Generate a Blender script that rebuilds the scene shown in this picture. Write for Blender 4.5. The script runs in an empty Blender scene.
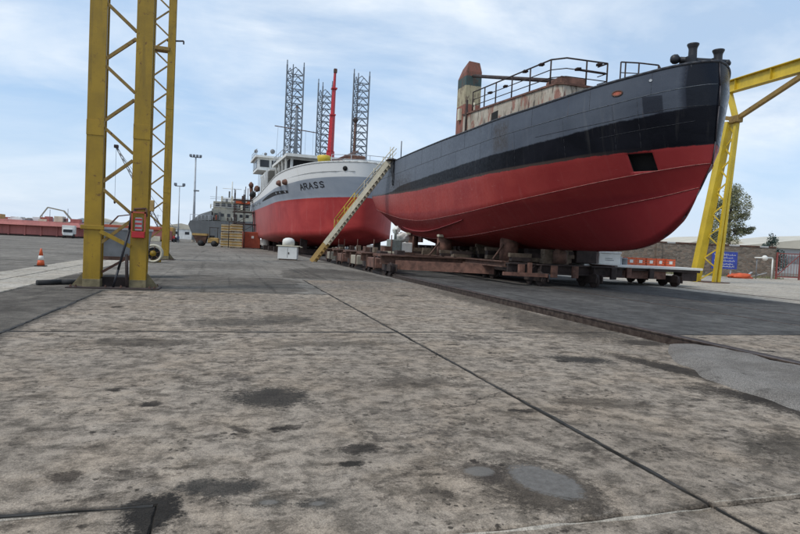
import bpy, bmesh, math, random
from mathutils import Vector, Matrix, noise
R = math.radians
random.seed(7)
scene = bpy.context.scene
col = scene.collection

# ------------------------------------------------------------------ camera
YAW, PITCH, ROLL = R(16.8), R(-2.08), R(2.7)
fw = Vector((math.sin(YAW)*math.cos(PITCH), math.cos(YAW)*math.cos(PITCH), math.sin(PITCH)))
r0 = Vector((math.cos(YAW), -math.sin(YAW), 0)); u0 = r0.cross(fw)
rt = r0*math.cos(ROLL) + u0*math.sin(ROLL); up = u0*math.cos(ROLL) - r0*math.sin(ROLL)
cam = bpy.data.cameras.new('camera'); cam.lens = 26.0; cam.sensor_width = 36; cam.clip_start = .05; cam.clip_end = 6000
camo = bpy.data.objects.new('camera', cam); col.objects.link(camo)
m = Matrix((rt, up, -fw)).transposed().to_4x4(); m.translation = (0, 0, 1.6); camo.matrix_world = m
scene.camera = camo

# ------------------------------------------------------------------ sky, sun, exposure
SUN_AZ, SUN_EL = R(-112), R(52)
world = bpy.data.worlds.new('World'); scene.world = world; world.use_nodes = True
nt = world.node_tree; nt.nodes.clear()
def wn(t, **k):
    n = nt.nodes.new(t)
    for a, b in k.items(): setattr(n, a, b)
    return n
out = wn('ShaderNodeOutputWorld'); bg = wn('ShaderNodeBackground'); bg.inputs['Strength'].default_value = .12
nt.links.new(bg.outputs[0], out.inputs[0])
sky = wn('ShaderNodeTexSky', sky_type='NISHITA', sun_disc=False, sun_elevation=SUN_EL, sun_rotation=SUN_AZ, air_density=1.0, dust_density=2.0, ozone_density=1.2)
tc = wn('ShaderNodeTexCoord')
sep = wn('ShaderNodeSeparateXYZ'); nt.links.new(tc.outputs['Generated'], sep.inputs[0])
def wmath(op, a, b=None, clamp=False):
    n = wn('ShaderNodeMath', operation=op, use_clamp=clamp)
    for i, v in enumerate((a, b)):
        if v is None: continue
        if isinstance(v, (int, float)): n.inputs[i].default_value = v
        else: nt.links.new(v, n.inputs[i])
    return n.outputs[0]
zc = wmath('MAXIMUM', sep.outputs[2], 0.0)
den = wmath('ADD', zc, .30)
comb = wn('ShaderNodeCombineXYZ')
nt.links.new(wmath('DIVIDE', sep.outputs[0], den), comb.inputs[0]); nt.links.new(wmath('DIVIDE', sep.outputs[1], den), comb.inputs[1])
def wnoise(scale, detail, rough, dist=0, off=(0, 0, 0), sc=(1, 1, 1), rot=0):
    mp = wn('ShaderNodeMapping'); mp.inputs['Location'].default_value = off; mp.inputs['Scale'].default_value = sc; mp.inputs['Rotation'].default_value = (0, 0, rot)
    nt.links.new(comb.outputs[0], mp.inputs[0])
    n = wn('ShaderNodeTexNoise'); n.inputs['Scale'].default_value = scale; n.inputs['Detail'].default_value = detail
    n.inputs['Roughness'].default_value = rough; n.inputs['Distortion'].default_value = dist
    nt.links.new(mp.outputs[0], n.inputs['Vector']); return n.outputs[0]
def wramp(v, pts):
    n = wn('ShaderNodeValToRGB'); e = n.color_ramp.elements
    e[0].position, e[0].color = pts[0]; e[1].position, e[1].color = pts[-1]
    for p, c in pts[1:-1]: x = e.new(p); x.color = c
    nt.links.new(v, n.inputs[0]); return n.outputs[0]
def wmix(f, a, b):
    n = wn('ShaderNodeMixRGB')
    for i, v in ((0, f), (1, a), (2, b)):
        if isinstance(v, (int, float)): n.inputs[i].default_value = v
        elif isinstance(v, tuple): n.inputs[i].default_value = v
        else: nt.links.new(v, n.inputs[i])
    return n.outputs[0]
W = lambda v: (v, v, v, 1)
cl_big = wramp(wnoise(.75, 8, .56, .5, (3.1, 1.7, 0), (1, 1.35, 1), R(-12)), [(.36, W(0)), (.62, W(1))])
cl_fine = wramp(wnoise(2.6, 8, .6, .7, (8.2, 4.4, 0), (1, 1.6, 1), R(-14)), [(.36, W(0)), (.74, W(1))])
cover = wmath('ADD', wmath('MULTIPLY', cl_big, .74), wmath('MULTIPLY', cl_fine, .22), True)
shade = wramp(wnoise(.8, 7, .58, .5, (1.9, 6.0, 0), (1, 1.7, 1), R(-10)), [(.45, W(0)), (.60, W(1))])
cloud = wmix(shade, (7.2, 7.55, 7.85, 1), (3.6, 4.6, 6.0, 1))
low = wramp(sep.outputs[2], [(.0, W(.55)), (.22, W(0))])
veil = wmix(.62, sky.outputs[0], (3.5, 5.3, 7.7, 1))
skyc = wmix(low, wmix(wmath('MULTIPLY', cover, .92), veil, cloud), (6.5, 7.0, 7.6, 1))
nt.links.new(skyc, bg.inputs['Color'])

sun = bpy.data.lights.new('sun', 'SUN'); sun.energy = 1.5; sun.angle = R(14); sun.color = (1, .95, .87)
suno = bpy.data.objects.new('sun', sun); col.objects.link(suno)
sd = Vector((math.sin(SUN_AZ)*math.cos(SUN_EL), math.cos(SUN_AZ)*math.cos(SUN_EL), math.sin(SUN_EL)))
suno.rotation_euler = sd.to_track_quat('Z', 'Y').to_euler(); suno.location = (-60, -30, 70)
scene.view_settings.view_transform = 'Standard'; scene.view_settings.look = 'None'
scene.view_settings.exposure = 0.22; scene.view_settings.gamma = 1; scene.view_settings.use_curve_mapping = False

# ------------------------------------------------------------------ material kit
class NT:
    def __init__(s, name):
        s.m = bpy.data.materials.new(name); s.m.use_nodes = True; s.t = s.m.node_tree; s.t.nodes.clear()
        s.out = s.n('ShaderNodeOutputMaterial'); s.b = s.n('ShaderNodeBsdfPrincipled'); s.t.links.new(s.b.outputs[0], s.out.inputs[0])
        s.tc = None
    def n(s, t, **k):
        x = s.t.nodes.new(t)
        for a, b in k.items(): setattr(x, a, b)
        return x
    def put(s, sock, v):
        if v is None: return
        if isinstance(v, (int, float)): sock.default_value = v
        elif isinstance(v, (tuple, list)):
            sock.default_value = tuple(v) if (len(v) == 4 or sock.type == 'VECTOR') else tuple(v)+(1,)
        else: s.t.links.new(v, sock)
    def coord(s, kind='Object'):
        if kind == 'World':
            g = s.n('ShaderNodeNewGeometry'); return g.outputs['Position']
        if s.tc is None: s.tc = s.n('ShaderNodeTexCoord')
        return s.tc.outputs[kind]
    def map(s, v, sc=(1, 1, 1), off=(0, 0, 0), rot=(0, 0, 0)):
        x = s.n('ShaderNodeMapping'); s.put(x.inputs[0], v); x.inputs['Scale'].default_value = sc; x.inputs['Location'].default_value = off; x.inputs['Rotation'].default_value = rot
        return x.outputs[0]
    def noise(s, v, scale, detail=6, rough=.55, dist=0):
        x = s.n('ShaderNodeTexNoise'); s.put(x.inputs['Vector'], v); x.inputs['Scale'].default_value = scale
        x.inputs['Detail'].default_value = detail; x.inputs['Roughness'].default_value = rough; x.inputs['Distortion'].default_value = dist
        return x.outputs[0]
    def ramp(s, v, a, b, lo=0., hi=1.):
        x = s.n('ShaderNodeMapRange', interpolation_type='SMOOTHSTEP'); s.put(x.inputs[0], v)
        for i, q in enumerate((a, b, lo, hi)): x.inputs[i+1].default_value = q
        return x.outputs[0]
    def mix(s, f, a, b, mode='MIX'):
        x = s.n('ShaderNodeMixRGB', blend_type=mode); s.put(x.inputs[0], f); s.put(x.inputs[1], a); s.put(x.inputs[2], b); return x.outputs[0]
    def math(s, op, a, b=None, clamp=False):
        x = s.n('ShaderNodeMath', operation=op, use_clamp=clamp); s.put(x.inputs[0], a)
        if b is not None: s.put(x.inputs[1], b)
        return x.outputs[0]
    def attr(s, name):
        x = s.n('ShaderNodeAttribute', attribute_name=name); return x.outputs['Fac']
    def sepxyz(s, v):
        x = s.n('ShaderNodeSeparateXYZ'); s.put(x.inputs[0], v); return x.outputs
    def bump(s, h, strength=.3, dist=.02, normal=None):
        x = s.n('ShaderNodeBump'); s.put(x.inputs['Height'], h); x.inputs['Strength'].default_value = strength; x.inputs['Distance'].default_value = dist
        if normal is not None: s.put(x.inputs['Normal'], normal)
        return x.outputs[0]
    def fin(s, colr, rough=.6, metal=0., normal=None, spec=None):
        s.put(s.b.inputs['Base Color'], colr); s.put(s.b.inputs['Roughness'], rough); s.put(s.b.inputs['Metallic'], metal)
        if normal is not None: s.put(s.b.inputs['Normal'], normal)
        if spec is not None: s.b.inputs['Specular IOR Level'].default_value = spec
        return s.m

def paint(name, c, wear=.35, rust=(.12, .05, .025), scale=3., rough=.5, dirt=.3, streak=True):
    """painted steel: slight tone drift, grime, rust where the paint is worn"""
    k = NT(name); v = k.coord('Object')
    g = k.noise(v, scale*.6, 5, .6)
    base = k.mix(k.ramp(g, .3, .7), tuple(x*.82 for x in c), tuple(min(1, x*1.1) for x in c))
    sv = k.map(v, (2.5, 2.5, .25)) if streak else v
    d = k.ramp(k.noise(sv, scale, 6, .65, .3), .48, .72, 0, dirt)
    base = k.mix(d, base, tuple(x*.35+.01 for x in c))
    w = k.ramp(k.noise(v, scale*2.3, 8, .7, .4), .68-.25*wear, .76-.22*wear, 0, min(1, wear*2))
    base = k.mix(w, base, rust)
    nb = k.bump(k.noise(v, scale*12, 4, .6), .15, .01)
    return k.fin(base, k.math('ADD', k.math('MULTIPLY', w, .3), rough), 0, nb)
def plain(name, c, rough=.6, var=.25, scale=4., metal=0.):
    k = NT(name); v = k.coord('Object')
    g = k.ramp(k.noise(v, scale, 7, .62, .3), .28, .74)
    base = k.mix(g, tuple(x*(1-var) for x in c), tuple(min(1, x*(1+var*.6)) for x in c))
    return k.fin(base, rough, metal, k.bump(k.noise(v, scale*9, 4, .6), .2, .01))

M = {}
M['yellow'] = paint('yellow_paint', (.33, .20, .008), .42, (.12, .055, .02), 2.2, .45, .45)
M['yellow_bright'] = paint('yellow_paint_bright', (.60, .43, .03), .15, (.2, .1, .03), 1.4, .45, .25)
M['brace'] = paint('weathered_yellow_brace', (.26, .16, .035), .5, (.10, .05, .025), 3, .6, .4)
M['tan'] = plain('faded_tan_paint', (.34, .30, .23), .7, .3, 2)
M['ship3'] = paint('weathered_dark_grey_paint', (.13, .135, .135), .4, (.14, .09, .06), .6, .7, .4)
M['beige'] = paint('weathered_beige_paint', (.40, .38, .31), .35, (.16, .11, .08), .7, .7, .4)
M['timber'] = plain('grey_brown_timber', (.16, .12, .085), .9, .45, 4)
M['hawse_red'] = plain('flaking_red_lead', (.36, .10, .06), .8, .4, 9)
M['foot'] = plain('dust_caked_yellow_steel', (.22, .18, .10), .85, .4, 5)
M['rust'] = plain('rusty_steel', (.115, .06, .042), .85, .5, 3)
M['rust_dark'] = plain('dark_rusty_steel', (.045, .03, .026), .85, .5, 3)
M['rust_pink'] = plain('faded_red_primer_steel', (.165, .082, .058), .85, .55, 2.6)
M['black'] = plain('black_steel', (.016, .017, .022), .5, .4, 4)
M['rubber'] = plain('black_rubber', (.02, .02, .021), .75, .4, 6)
M['white'] = paint('white_paint', (.72, .72, .69), .14, (.30, .16, .08), 1.1, .45, .18)
M['white_clean'] = plain('off_white_paint', (.70, .69, .64), .55, .12, 2)
M['cream'] = paint('cream_paint', (.58, .53, .40), .3, (.2, .1, .05), 2.2, .55, .3)
M['grey'] = plain('grey_steel', (.20, .205, .21), .6, .3, 2)
M['grey_light'] = plain('light_grey_steel', (.36, .37, .38), .6, .25, 2)
M['dark_glass'] = plain('dark_window_glass', (.02, .025, .03), .08, .2, 2)
M['orange'] = plain('orange_plastic', (.62, .10, .025), .5, .2, 4)
M['orange_red'] = paint('orange_red_paint', (.42, .085, .04), .3, (.14, .05, .03), 2.5, .6, .3)
M['red'] = plain('red_paint', (.45, .016, .022), .4, .2, 2)
M['barge_red'] = paint('faded_red_barge_paint', (.44, .15, .13), .3, (.16, .08, .06), .5, .7, .4)
M['leg_grey'] = plain('blue_grey_lattice_steel', (.16, .185, .215), .6, .3, .4)
M['pale_steel'] = plain('pale_galvanised_steel', (.40, .42, .44), .5, .2, 1)
M['blue'] = plain('blue_sign_paint', (.035, .06, .33), .5, .25, 1.5)
M['teal'] = paint('teal_machine_paint', (.22, .255, .235), .6, (.15, .1, .07), 4, .6, .4)
M['mustard'] = paint('dull_ochre_paint', (.42, .27, .09), .3, (.12, .06, .03), 2, .7, .4)
M['shed_roof'] = plain('pale_shed_roof', (.55, .50, .40), .6, .15, .3)
M['shed_wall'] = plain('pale_shed_wall', (.42, .42, .41), .7, .15, .3)
M['skyline'] = plain('hazy_far_wall', (.36, .36, .38), .8, .2, .05)
M['bark'] = plain('grey_bark', (.16, .13, .10), .9, .4, 3)
M['gate_red'] = paint('dull_red_gate_paint', (.24, .055, .045), .3, (.12, .06, .04), 3, .7, .3)
M['denim'] = plain('dark_blue_cloth', (.03, .045, .09), .9, .2, 8)
M['skin'] = plain('skin', (.42, .25, .17), .6, .1, 9)
M['hollow_dark'] = plain('dark_hole', (.012, .011, .011), .9, .2, 4)  # near-black colour standing in for the darkness inside openings

# ------------------------------------------------------------------ mesh kit
class MB:
    def __init__(s): s.v = []; s.f = []
    def add(s, vs, fs):
        o = len(s.v); s.v += [tuple(p) for p in vs]; s.f += [tuple(i+o for i in f) for f in fs]; return s
    def box(s, x0, x1, y0, y1, z0, z1):
        return s.add([(x0,y0,z0),(x1,y0,z0),(x1,y1,z0),(x0,y1,z0),(x0,y0,z1),(x1,y0,z1),(x1,y1,z1),(x0,y1,z1)],
              [(0,3,2,1),(4,5,6,7),(0,1,5,4),(1,2,6,5),(2,3,7,6),(3,0,4,7)])
    def bbox(s, x0, x1, y0, y1, z0, z1, b=.02):
        """box with chamfered edges"""
        bm = bmesh.new(); bmesh.ops.create_cube(bm, size=1)
        for q in bm.verts: q.co = Vector(((x0+x1)/2+q.co.x*(x1-x0), (y0+y1)/2+q.co.y*(y1-y0), (z0+z1)/2+q.co.z*(z1-z0)))
        bmesh.ops.bevel(bm, geom=bm.edges[:], offset=b, segments=1, affect='EDGES')
        bm.verts.index_update(); s.add([q.co for q in bm.verts], [[q.index for q in f.verts] for f in bm.faces]); bm.free(); return s
    def beam(s, p, q, w, h, upv=(0, 0, 1)):
        p, q = Vector(p), Vector(q); d = (q-p).normalized(); U = Vector(upv)
        if abs(d.dot(U)) > .98: U = Vector((0, 1, 0))
        a = d.cross(U).normalized()*w/2; b = a.cross(d).normalized()*h/2
        return s.add([p-a-b, p+a-b, p+a+b, p-a+b, q-a-b, q+a-b, q+a+b, q-a+b],
              [(0,3,2,1),(4,5,6,7),(0,1,5,4),(1,2,6,5),(2,3,7,6),(3,0,4,7)])
    def tube(s, p, q, r, n=8, r2=None, cap=True):
        p, q = Vector(p), Vector(q); d = (q-p).normalized(); U = Vector((0, 0, 1)) if abs(d.z) < .95 else Vector((1, 0, 0))
        a = d.cross(U).normalized(); b = a.cross(d); r2 = r if r2 is None else r2
        vs = []
        for c, rr in ((p, r), (q, r2)):
            for i in range(n):
                t = 2*math.pi*i/n; vs.append(c+(a*math.cos(t)+b*math.sin(t))*rr)
        fs = [(i, (i+1) % n, n+(i+1) % n, n+i) for i in range(n)]
        if cap: fs += [tuple(range(n-1, -1, -1)), tuple(range(n, 2*n))]
        return s.add(vs, fs)
    def path(s, pts, r, n=6):
        for a, b in zip(pts, pts[1:]): s.tube(a, b, r, n)
        return s
    def lathe(s, prof, n=16, c=(0, 0, 0)):
        vs = []; c = Vector(c)
        for r, z in prof:
            for i in range(n):
                t = 2*math.pi*i/n; vs.append(c+Vector((r*math.cos(t), r*math.sin(t), z)))
        fs = []
        for j in range(len(prof)-1):
            for i in range(n): fs.append((j*n+i, j*n+(i+1) % n, (j+1)*n+(i+1) % n, (j+1)*n+i))
        fs += [tuple(range(n-1, -1, -1)), tuple((len(prof)-1)*n+i for i in range(n))]
        return s.add(vs, fs)
    def prism(s, poly, z0, z1):
        n = len(poly)
        return s.add([(x, y, z0) for x, y in poly]+[(x, y, z1) for x, y in poly],
              [tuple(range(n-1, -1, -1)), tuple(range(n, 2*n))]+[(i, (i+1) % n, n+(i+1) % n, n+i) for i in range(n)])
    def prism_y(s, poly, y0, y1):
        """poly in x,z extruded along y"""
        n = len(poly)
        return s.add([(x, y0, z) for x, z in poly]+[(x, y1, z) for x, z in poly],
              [tuple(range(n)), tuple(range(2*n-1, n-1, -1))]+[((i+1) % n, i, n+i, n+(i+1) % n) for i in range(n)])
    def blob(s, c, r, sub=2, amp=.25, fr=1.5, seed=0, sq=(1, 1, 1)):
        bm = bmesh.new(); bmesh.ops.create_icosphere(bm, subdivisions=sub, radius=1); c = Vector(c)
        vs = []
        for q in bm.verts:
            k = 1+amp*noise.noise(q.co*fr+Vector((seed*3.1, seed, 0)))
            vs.append(c+Vector((q.co.x*sq[0], q.co.y*sq[1], q.co.z*sq[2]))*r*k)
        bm.verts.index_update(); s.add(vs, [[q.index for q in f.verts] for f in bm.faces]); bm.free(); return s
    def mesh(s, name, mat, smooth=False):
        me = bpy.data.meshes.new(name); me.from_pydata(s.v, [], s.f); me.update()
        if mat is not None: me.materials.append(M[mat] if isinstance(mat, str) else mat)
        if smooth: me.polygons.foreach_set('use_smooth', [True]*len(me.polygons))
        return me
    def build(s, name, mat, parent=None, smooth=False):
        return link(name, s.mesh(name, mat, smooth), parent)
    def world(s, name, mat, parent, smooth=False):
        """vertices given in world space; stored relative to the thing they belong to"""
        inv = WM[root_of(parent).name].inverted(); s.v = [tuple(inv @ Vector(p)) for p in s.v]
        return s.build(name, mat, parent, smooth)
WM = {}
def root_of(o):
    while o.parent is not None: o = o.parent
    return o
def link(name, data, parent=None):
    o = bpy.data.objects.new(name, data); col.objects.link(o)
    if parent is not None: o.parent = parent
    return o
def tag(o, label, cat, group=None):
    o['label'] = label; o['category'] = cat
    if group: o['group'] = group
    return o
def thing(name, label, cat, loc=(0, 0, 0), rz=0., group=None):
    o = bpy.data.objects.new(name, None); col.objects.link(o); o.location = loc; o.rotation_euler = (0, 0, rz); o.empty_display_size = .3
    WM[o.name] = Matrix.Translation(loc) @ Matrix.Rotation(rz, 4, 'Z')
    return tag(o, label, cat, group)
def struct(o): o['kind'] = 'structure'; return o
def copy_tree(o, parent=None):
    c = o.copy(); col.objects.link(c); c.parent = parent
    for ch in list(o.children): copy_tree(ch, c)
    return c
def lerp(a, b, t): return a+(b-a)*t
def table(pts):
    """smooth interpolation through (x, y) pairs"""
    def f(x):
        if x <= pts[0][0]: return pts[0][1]
        if x >= pts[-1][0]: return pts[-1][1]
        for i in range(len(pts)-1):
            x0, y0 = pts[i]; x1, y1 = pts[i+1]
            if x <= x1:
                def sl(j):
                    if j <= 0 or j >= len(pts)-1:
                        a, b = (pts[0], pts[1]) if j <= 0 else (pts[-2], pts[-1])
                    else: a, b = pts[j-1], pts[j+1]
                    return (b[1]-a[1])/(b[0]-a[0])
                h = x1-x0; t = (x-x0)/h; m0 = sl(i)*h; m1 = sl(i+1)*h
                return (2*t**3-3*t*t+1)*y0+(t**3-2*t*t+t)*m0+(-2*t**3+3*t*t)*y1+(t**3-t*t)*m1
    return f

# ------------------------------------------------------------------ ground
def mult(k, base, f):
    c = k.n('ShaderNodeCombineXYZ')
    for i in range(3): k.put(c.inputs[i], f)
    return k.mix(1.0, base, c.outputs[0], 'MULTIPLY')
def spots(k, v, scale, thr, soft, warp=.12, sx=(1, 1, 1)):
    """isolated irregular blots, sizes drawn per cell"""
    w = k.n('ShaderNodeTexNoise'); k.put(w.inputs['Vector'], v); w.inputs['Scale'].default_value = scale*1.6; w.inputs['Detail'].default_value = 5; w.inputs['Roughness'].default_value = .7
    ad = k.n('ShaderNodeVectorMath', operation='MULTIPLY_ADD'); k.put(ad.inputs[0], w.outputs['Color']); ad.inputs[1].default_value = (warp*8/scale,)*3; k.put(ad.inputs[2], v)
    vo = k.n('ShaderNodeTexVoronoi', feature='F1'); k.put(vo.inputs['Vector'], k.map(ad.outputs[0], (sx[0], sx[1], 0))); vo.inputs['Scale'].default_value = scale
    rnd = k.sepxyz(vo.outputs['Color'])[0]
    rad = k.ramp(rnd, thr, 1.0, 0, .42)
    return k.ramp(k.math('SUBTRACT', vo.outputs['Distance'], rad), -soft, soft*.3, 1, 0)
def concrete_mat(name, a, b, stains_and_shade=True, dirt=1.0):
    k = NT(name); v = k.coord('World'); xyz = k.sepxyz(v)
    oi = k.n('ShaderNodeObjectInfo')
    base = k.mix(k.ramp(k.noise(v, .33, 8, .6, .4), .3, .7), a, b)
    base = k.mix(k.math('MULTIPLY', oi.outputs['Random'], .16), base, tuple(x*.72 for x in a))
    warmth = k.ramp(k.noise(v, .9, 6, .65, .5), .42, .66, 0, .35); base = k.mix(warmth, base, (b[0]*1.02, b[1]*.93, b[2]*.82))
    # drag and tyre streaks lying across the slabs
    st = k.noise(k.map(v, (.35, 2.4, 1), (0, 0, 0), (0, 0, R(8))), 1.1, 10, .7, .8)
    base = k.mix(k.ramp(st, .52, .74, 0, .34*dirt), base, (.085, .072, .058))
    bl = k.noise(k.map(v, (.8, 1.2, 1)), 2.7, 11, .76, .5)
    base = k.mix(k.ramp(bl, .53, .61, 0, .66*dirt), base, mult(k, (.078, .062, .048), k.ramp(k.noise(v, 40, 5, .8), .3, .7, .4, 1.7)))
    md = k.noise(v, 4.6, 13, .80, .2)
    base = mult(k, base, k.ramp(md, .37, .61, 1-.58*dirt, 1.22))
    # oil spots in clusters, pits and drips
    clus = k.ramp(k.noise(v, .6, 4, .6), .38, .60)
    f1 = k.math('MULTIPLY', spots(k, v, 3.4, .70, .12, .20, (.75, 1.2)), clus)
    f2 = k.math('MULTIPLY', spots(k, v, 11, .58, .14, .16), k.ramp(k.noise(v, .8, 5, .65), .46, .62))
    f4 = k.math('MULTIPLY', spots(k, v, 22, .35, .16, .14), k.ramp(k.noise(v, 1.0, 6, .7), .44, .60))
    base = k.mix(k.math('MULTIPLY', f4, .85*dirt), base, (.030, .025, .020))
    f3 = k.math('MULTIPLY', spots(k, v, 1.1, .80, .2, .26, (.7, 1.3)), k.ramp(k.noise(v, 9, 8, .75), .38, .55))
    base = k.mix(k.math('MULTIPLY', f3, .75*dirt), base, (.05, .042, .036))
    base = k.mix(k.math('MULTIPLY', f1, .92*dirt), base, (.022, .018, .015))
    base = k.mix(k.math('MULTIPLY', f2, .90*dirt), base, (.024, .019, .016))
    wv_ = k.n('ShaderNodeTexNoise'); k.put(wv_.inputs['Vector'], v); wv_.inputs['Scale'].default_value = 1.3; wv_.inputs['Detail'].default_value = 8; wv_.inputs['Roughness'].default_value = .7
    wa = k.n('ShaderNodeVectorMath', operation='MULTIPLY_ADD'); k.put(wa.inputs[0], wv_.outputs['Color']); wa.inputs[1].default_value = (1.1, 1.1, 0); k.put(wa.inputs[2], v)
    ce = k.n('ShaderNodeTexVoronoi', feature='DISTANCE_TO_EDGE'); k.put(ce.inputs['Vector'], k.map(wa.outputs[0], (1, 1, 0))); ce.inputs['Scale'].default_value = .42
    crk = k.math('MULTIPLY', k.ramp(ce.outputs['Distance'], .0015, .006, 1, 0), k.ramp(k.noise(v, .45, 4, .6), .47, .58, 0, .8)); base = k.mix(crk, base, (.035, .029, .024))
    lt = k.ramp(k.noise(v, 3.2, 10, .78, .3), .58, .70, 0, .42)
    base = k.mix(lt, base, (.47, .41, .35))
    gr = k.noise(v, 95, 4, .8)
    base = mult(k, base, k.ramp(gr, .28, .72, .62, 1.34))
    gv = k.ramp(k.noise(v, 34, 4, .75), .60, .70, 0, .55)
    base = k.mix(gv, base, (.06, .05, .042))
    wob = k.math('ADD', k.math('MULTIPLY', k.noise(v, 4.5, 10, .78, .4), .5), k.math('MULTIPLY', k.noise(v, 24, 7, .8, .3), .5))
    rough = .86
    if stains_and_shade:
        def blob(x, y, rx, ry, rot=0, soft=.30, w=4.4, e=.95):
            q = k.map(v, (1, 1, 0), (0, 0, 0)); q2 = k.n('ShaderNodeVectorMath', operation='SUBTRACT'); k.put(q2.inputs[0], q); q2.inputs[1].default_value = (x, y, 0)
            q3 = k.map(q2.outputs[0], (1/rx, 1/ry, 0), (0, 0, 0)) if not rot else k.map(k.map(q2.outputs[0], (1, 1, 0), (0, 0, 0), (0, 0, rot)), (1/rx, 1/ry, 0))
            ln = k.n('ShaderNodeVectorMath', operation='LENGTH'); k.put(ln.inputs[0], q3)
            d = k.math('ADD', ln.outputs['Value'], k.math('MULTIPLY', k.math('SUBTRACT', wob, .5), w))
            return k.ramp(d, e-soft, e+soft, 1, 0)
        for (x, y, rx, ry, rot, amt, c) in [
            (.50, 5.95, .40, .40, 0, .86, (.045, .042, .040)), (5.25, 7.55, .52, .26, R(20), .88, (.05, .047, .045)),
            (-.36, 3.50, .17, .30, R(10), .93, (.022, .021, .021)), (.02, 3.80, .26, .13, R(15), .8, (.06, .058, .056)),
            (.60, 3.46, .13, .09, 0, .7, (.07, .068, .065)), (.30, 3.53, .12, .08, 0, .55, (.09, .086, .08)), (-.95, 4.15, .10, .10, 0, .75, (.05, .04, .035)),
            (2.15, 3.45, .40, .50, 0, .72, (.05, .043, .038)), (1.80, 3.75, .24, .20, 0, .6, (.07, .06, .055)), (.15, 4.95, .16, .05, R(50), .7, (.035, .03, .028)),
            (-1.2, 9.2, .9, .35, 0, .62, (.06, .052, .045)), (1.5, 9.0, 1.2, .22, 0, .5, (.07, .06, .05)), (.2, 11.4, .9, .55, 0, .62, (.06, .055, .05)), (1.2, 11.9, .6, .7, 0, .6, (.06, .055, .05)),
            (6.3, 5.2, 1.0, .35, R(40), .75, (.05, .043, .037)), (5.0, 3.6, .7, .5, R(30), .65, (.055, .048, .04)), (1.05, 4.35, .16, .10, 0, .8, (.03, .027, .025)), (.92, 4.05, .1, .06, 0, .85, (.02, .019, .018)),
            (4.0, 5.3, .5, .22, R(15), .55, (.06, .05, .042)), (2.2, 6.4, .5, .3, 0, .5, (.06, .05, .042)), (6.35, 6.6, .28, 1.5, R(-12), .85, (.04, .034, .03)), (6.15, 4.6, .3, 1.2, R(-8), .85, (.04, .034, .03)), (7.5, 9.0, .5, .35, 0, .8, (.045, .038, .033)), (7.2, 11.5, .9, 2.6, 0, .6, (.06, .052, .045)), (7.6, 17.0, .6, 4.0, 0, .6, (.06, .052, .045))]:  # long bands beside the mound: its shadow border painted in as dark dirt
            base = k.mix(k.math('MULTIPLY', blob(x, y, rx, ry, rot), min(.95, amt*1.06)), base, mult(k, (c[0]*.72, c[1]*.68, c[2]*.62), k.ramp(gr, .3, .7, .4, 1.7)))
        # newer grey cement patches
        pt = blob(2.20, 3.52, .21, .32, R(-12), .10, 1.5)
        base = k.mix(k.math('MULTIPLY', pt, .9), base, k.mix(k.ramp(k.noise(v, 18, 8, .75), .3, .7), (.115, .106, .095), (.19, .178, .162)))
        pt2 = k.math('MAXIMUM', blob(1.80, 3.76, .11, .09, 0, .2, 1.6), k.math('MAXIMUM', blob(.30, 3.53, .055, .035, 0, .3, 1.4), blob(.59, 3.46, .05, .03, 0, .3, 1.4)))
        base = k.mix(k.math('MULTIPLY', pt2, .7), base, (.18, .168, .152))
        rough = k.math('SUBTRACT', .88, k.math('MULTIPLY', pt, .30))
        # black dirt packed along the joints
        for (axis, at, lo, hi, wd) in ((0, 3.1, -9, 99, .045), (1, 10.2, -9, 99, .04), (1, 3.62, -9, -.33, .07), (0, 8.2, -9, 99, .35), (0, -3.2, -9, 99, .2)):
            d = k.math('ABSOLUTE', k.math('SUBTRACT', xyz[axis], at))
            f = k.ramp(k.math('ADD', d, k.math('MULTIPLY', k.math('SUBTRACT', wob, .46), wd*4)), wd*.2, wd*1.3, .8, 0)
            if hi < 50: f = k.math('MULTIPLY', f, k.ramp(xyz[0], hi-.05, hi+.05, 1, 0))
            elif lo > 0: f = k.math('MULTIPLY', f, k.ramp(xyz[0], lo-.05, lo+.05, 0, 1))
            base = k.mix(f, base, (.04, .036, .032))
    h = k.math('ADD', k.math('MULTIPLY', k.noise(v, 5, 8, .7), 1.0), k.math('MULTIPLY', k.noise(v, 60, 4, .7), .5))
    h = k.math('SUBTRACT', h, k.math('MULTIPLY', gv, .5))
    return k.fin(base, rough, 0, k.bump(h, .7, .02), .12)
def asphalt_mat(name, a, b, dust=(.30, .265, .22), dustamt=.5):
    k = NT(name); v = k.coord('World')
    base = k.mix(k.ramp(k.noise(v, .16, 9, .66, .5), .34, .66), a, b)
    du = k.noise(k.map(v, (.9, .22, 1), (0, 0, 0), (0, 0, R(-4))), .5, 10, .7, .6)
    base = k.mix(k.ramp(du, .48, .68, 0, dustamt), base, dust)
    tr = k.noise(k.map(v, (2.2, .07, 1), (0, 0, 0), (0, 0, R(6))), .8, 6, .66, .3)
    base = k.mix(k.ramp(tr, .53, .66, 0, .5), base, tuple(x*.5 for x in a))
    cx = k.noise(k.map(v, (.12, 1.4, 1), (0, 0, 0), (0, 0, R(-7))), .9, 9, .7, .5)
    base = k.mix(k.ramp(cx, .52, .66, 0, .5), base, tuple(x*.48 for x in a))
    ol = k.ramp(k.noise(v, 1.1, 10, .74, .8), .58, .68, 0, .75)
    base = k.mix(ol, base, tuple(x*.35 for x in a))
    base = mult(k, base, k.ramp(k.noise(v, 1.9, 13, .8, .2), .34, .66, .62, 1.28))
    gr = k.noise(v, 75, 4, .8)
    base = mult(k, base, k.ramp(gr, .28, .72, .55, 1.4))
    sp = k.ramp(k.noise(v, 42, 3, .7), .62, .70, 0, .55)
    base = k.mix(sp, base, (.34, .32, .29))
    return k.fin(base, .9, 0, k.bump(k.math('ADD', k.noise(v, 4, 8, .7), k.noise(v, 55, 3, .7)), .6, .018), .1)
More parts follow.
